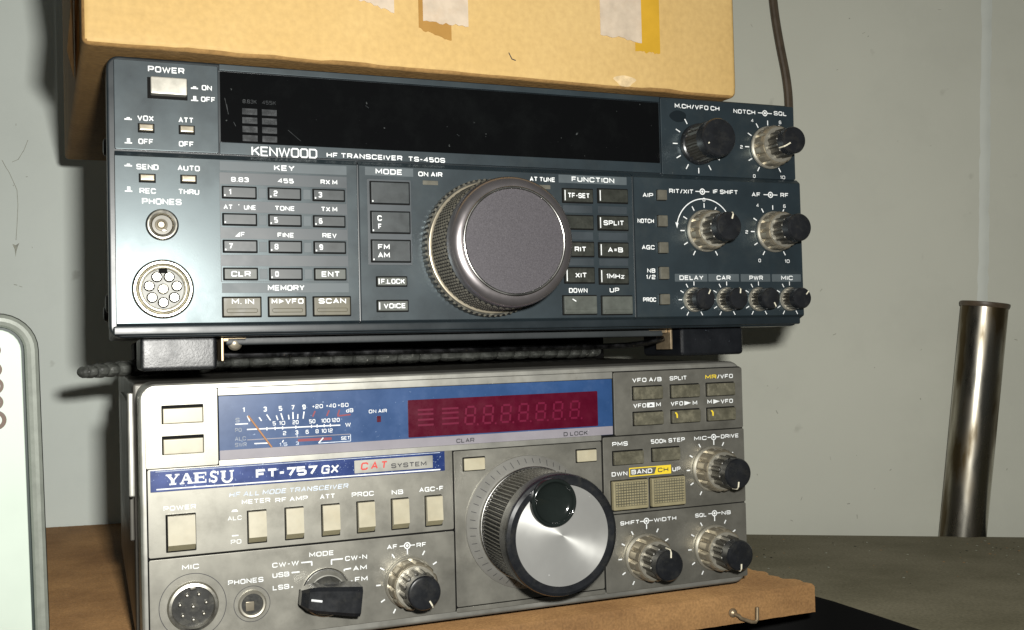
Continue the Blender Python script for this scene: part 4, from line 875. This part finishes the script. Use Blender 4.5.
# ribbed rubber strip lying across the silver radio
P=[];n_=360
ctrl=[(-21,69,94.2),(0,86,95.2),(40,104,95.6),(90,108,95.6),(150,108,95.6),(200,114,95.6),(236,124,95.4)]
for k in range(len(ctrl)-1):
    for i in range(60):
        f=i/60; P.append(Vector(ctrl[k]).lerp(Vector(ctrl[k+1]),f))
P=[sum((P[min(max(k+d_,0),len(P)-1)] for d_ in range(-25,26,5)),Vector())/11 for k in range(len(P))]
rnd=random.Random(11); per=[rnd.uniform(.82,1.12) for _ in range(80)]
def rf(k):
    ph=(k%11)/11; b_=per[(k//11)%80]; e=min(1,.35+k/12,.35+(len(P)-k)/8)
    e*=.62+.38*min(1,k/75)
    return e*(.68+.36*math.sqrt(max(0,math.sin(PI*ph))))*(b_ if k>70 else .75+.25*b_)
tag(MB('strip').tube([tuple(p) for p in P],3.6,14,rfun=rf,flat=1.6).obj('ribbed_strip',None),'black ribbed rubber strip squeezed between the two radios, sticking out past them','rubber strip')

# cardboard box on top
bx0=Vector((-15.4,-18.1,199.9)); bu=Vector((245.5,10,0)).normalized(); bd=Vector((-.034,.9994,0)); 
uB=bu; yB=Vector((-uB.y,uB.x,0)); mB=Matrix((uB,yB,Vector((0,0,1)))).transposed()
bx=thing('cardboard_box','tan cardboard box with torn tape resting on top of the black radio','box',bx0,mB)
BW=249.0
q=MB('card','card_dark'); 
bm=bmesh.new(); bmesh.ops.create_cube(bm,size=1)
for v in bm.verts:
    v.co=Vector(((v.co.x+.5)*BW,(v.co.y+.5)*230,(v.co.z+.5)*128))
bmesh.ops.bevel(bm,geom=bm.edges[:],offset=2.2,segments=5,affect='EDGES',profile=.5); bmesh.ops.recalc_face_normals(bm,faces=bm.faces[:])
bm.verts.index_update()
for k in range(1,62): bmesh.ops.bisect_plane(bm,geom=bm.verts[:]+bm.edges[:]+bm.faces[:],plane_co=(k*4.,0,0),plane_no=(1,0,0))
bmesh.ops.bisect_plane(bm,geom=bm.verts[:]+bm.edges[:]+bm.faces[:],plane_co=(0,0,5),plane_no=(0,0,1))
rc=random.Random(4); wob=[rc.uniform(-1,1) for _ in range(80)]; wob2=[rc.uniform(-1,1) for _ in range(80)]
for v in bm.verts:
    k=int(round(v.co.x/4)); w_=(wob[k]+wob[k+1]*.6+wob[k+2]*.4); 
    if v.co.z<3 and v.co.y<3:
        v.co.z+=.13*w_+.45*max(0,wob2[k//4])*(1 if v.co.y<1.5 else .3); v.co.y+=.1*(wob2[k]+wob2[k+1])+.1
    if v.co.x>BW-3 and v.co.y<3: v.co.x+=.5*math.sin(v.co.z*.4)
bmesh.ops.recalc_face_normals(bm,faces=bm.faces[:]); bm.verts.index_update()
vs=[tuple(v.co) for v in bm.verts]; fa=[[v.index for v in f.verts] for f in bm.faces if f.normal.y<-.8 or f.normal.z>.5]; fb=[[v.index for v in f.verts] for f in bm.faces if not (f.normal.y<-.8 or f.normal.z>.5)]
q.add(vs,fa,0); q.add(vs,fb,1); bm.free(); q.obj('carton',bx,75)  # darker cardboard on every face but front and top
def tape(x0,x1,z0,z1,mat_,ragged=.8,name='tape',y=-.25,seed=1,slant=0):
    r_=random.Random(seed); q=MB(mat_); n=14; V=[];F=[]
    for k in range(n+1):
        f=k/n; V.append((x0+(x1-x0)*f,y,z0+slant*f+r_.uniform(-1,1)*ragged)); V.append((x0+(x1-x0)*f,y,z1)); V.append((x0+(x1-x0)*f,y+.2,z1)); V.append((x0+(x1-x0)*f,y+.2,V[-3][2]))
    for k in range(n):
        a=4*k; b_=a+4
        F+=[(a,b_,b_+1,a+1),(a+3,a+2,b_+2,b_+3),(a,a+3,b_+3,b_)]
    return q.add(V,F).obj(name,bx,0)
tape(111.6,124.0,15.2,70,'tape_brown',.4,seed=2,slant=-3.4); tape(113.2,130.6,18.2,70,'tape_pale',.5,'torn_paper',-.5,seed=3,slant=-.8)
tape(185.6,204.0,20.2,70,'tape_pale',.6,'torn_paper',-.5,seed=4,slant=-1.6); tape(201.2,212.5,14.8,70,'tape_amber',.5,seed=5,slant=.2)
tape(85.5,102.5,24.6,70,'tape_pale',.7,'torn_paper',-.3,seed=6,slant=-5)
q=MB('worn_card'); q.add([(196+4.6*math.cos(a)*(1+.25*math.sin(3*a)),-.12,2.8+2.2*math.sin(a)) for a in [2*PI*k/20 for k in range(20)]],[tuple(range(20))]); q.obj('scuff',bx,0)
q=MB('dark_ink'); q.line((146.6,9.6),(147.9,7.2),.4,-.12,'dark_ink'); q.line((147.9,7.3),(149.4,6.9),.4,-.13,'dark_ink'); q.obj('pen_mark',bx,0)
# torn flap hanging at the left side of the box
fl=MB('card_dark'); V=[];F=[]; r_=random.Random(9)
for k in range(9):
    z=128-k*16*.99; V+=[(-1.5-3.2*math.sin(k*.9)**2-r_.uniform(0,1.2),22+r_.uniform(-3,3),max(z,2)),(-.4,60,max(z,2))]
for k in range(8): F.append((2*k,2*k+1,2*k+3,2*k+2))
fl.add(V,F); fl.obj('side_flap',bx,0)

# pale green instrument case at the left edge
th=math.radians(10); uG=Vector((math.cos(th),math.sin(th),0)); yG=Vector((-math.sin(th),math.cos(th),0)); mG=Matrix((uG,yG,Vector((0,0,1)))).transposed()
tilt=Matrix.Rotation(math.radians(-1.2),3,'Y'); mG=mG@tilt
G=thing('instrument_case','pale mint green panel with rounded grey frame standing beside the radios','instrument case',(-28.2,22,-4.1),mG)
H=121.0; Wg=150
fr=MB('grey_frame'); V=[];F=[]
def rr(x0,x1,z0,z1,r,y,n=8):
    P=[]
    for cx_,cz_,a0 in ((x1-r,z1-r,0),(x0+r,z1-r,90),(x0+r,z0+r,180),(x1-r,z0+r,270)):
        for k in range(n+1): a=math.radians(a0+90*k/n); P.append((cx_+r*math.cos(a),y,cz_+r*math.sin(a)))
    return P
prof=[(0,46),(0,2.4),(.5,.9),(1.6,.1),(2.8,0),(4.0,.5),(4.6,1.6),(4.7,4)]
for ins,yy in prof: V+=rr(-Wg+ins,-ins,.2+ins,H-ins,max(13-ins,3),yy)
n_=len(rr(0,1,0,1,.1,0))
for k in range(len(prof)-1):
    for i in range(n_): j_=(i+1)%n_; F.append((k*n_+i,k*n_+j_,(k+1)*n_+j_,(k+1)*n_+i))
F.append(tuple(range(n_-1,-1,-1)))
fr.add(V,F).obj('frame',G)
MB('gasket').plate(-Wg+4.6,-4.6,4.6,H-4.6,2.4,5,8,.3).obj('gasket',G)
MB('pale_green').plate(-Wg+5.4,-5.5,5.4,H-5.5,2.0,5,7.6,.4).obj('front_panel',G)
q=MB('brown_ring')
for zc,r_,w_ in ((H-12.5,1.2,2.4),(H-19,2.0,1.1),(H-24.5,2.3,1.1),(H-30,2.0,1.1),(H-36,2.6,1.4)): q.arc(-14.2,zc,r_,0,360,w_,1.9,'brown_ring',24)
q.obj('scroll_ornament',G,0)

# ================================================================== light, world, camera
Rc=((.9271,.37446,.01644),(-.37403,.9271,-.02439),(-.02438,.01646,.99957))
right=Vector([r[0] for r in Rc]); fwd=Vector([r[1] for r in Rc]); upv=Vector([r[2] for r in Rc])
C=Vector((-15.05,-370.94,105.91))
cam=bpy.data.cameras.new('camera'); cam.sensor_width=36; cam.lens=1050/1024*36; cam.clip_start=.01; cam.clip_end=50
co=bpy.data.objects.new('camera',cam); COL.objects.link(co)
mc=Matrix((right,upv,-fwd)).transposed().to_4x4(); mc.translation=C*S; co.matrix_world=mc; scene.camera=co
# the camera's own flash, up and to the right of the lens
ld=bpy.data.lights.new('flash','AREA'); ld.shape='RECTANGLE'; ld.size=.016; ld.size_y=.010; ld.energy=2.75; ld.color=(1,.985,.93)
lo_=bpy.data.objects.new('flash',ld); COL.objects.link(lo_)
ml=mc.copy(); ml.translation=(C+right*22+upv*25+fwd*4)*S; lo_.matrix_world=ml
w=bpy.data.worlds.new('World'); scene.world=w; w.use_nodes=True
bg=w.node_tree.nodes['Background']; bg.inputs[0].default_value=(.95,1,.96,1); bg.inputs[1].default_value=.045
vs_=scene.view_settings; vs_.view_transform='Standard'; vs_.look='None'; vs_.exposure=0; vs_.gamma=1
scene.cycles.max_bounces=6
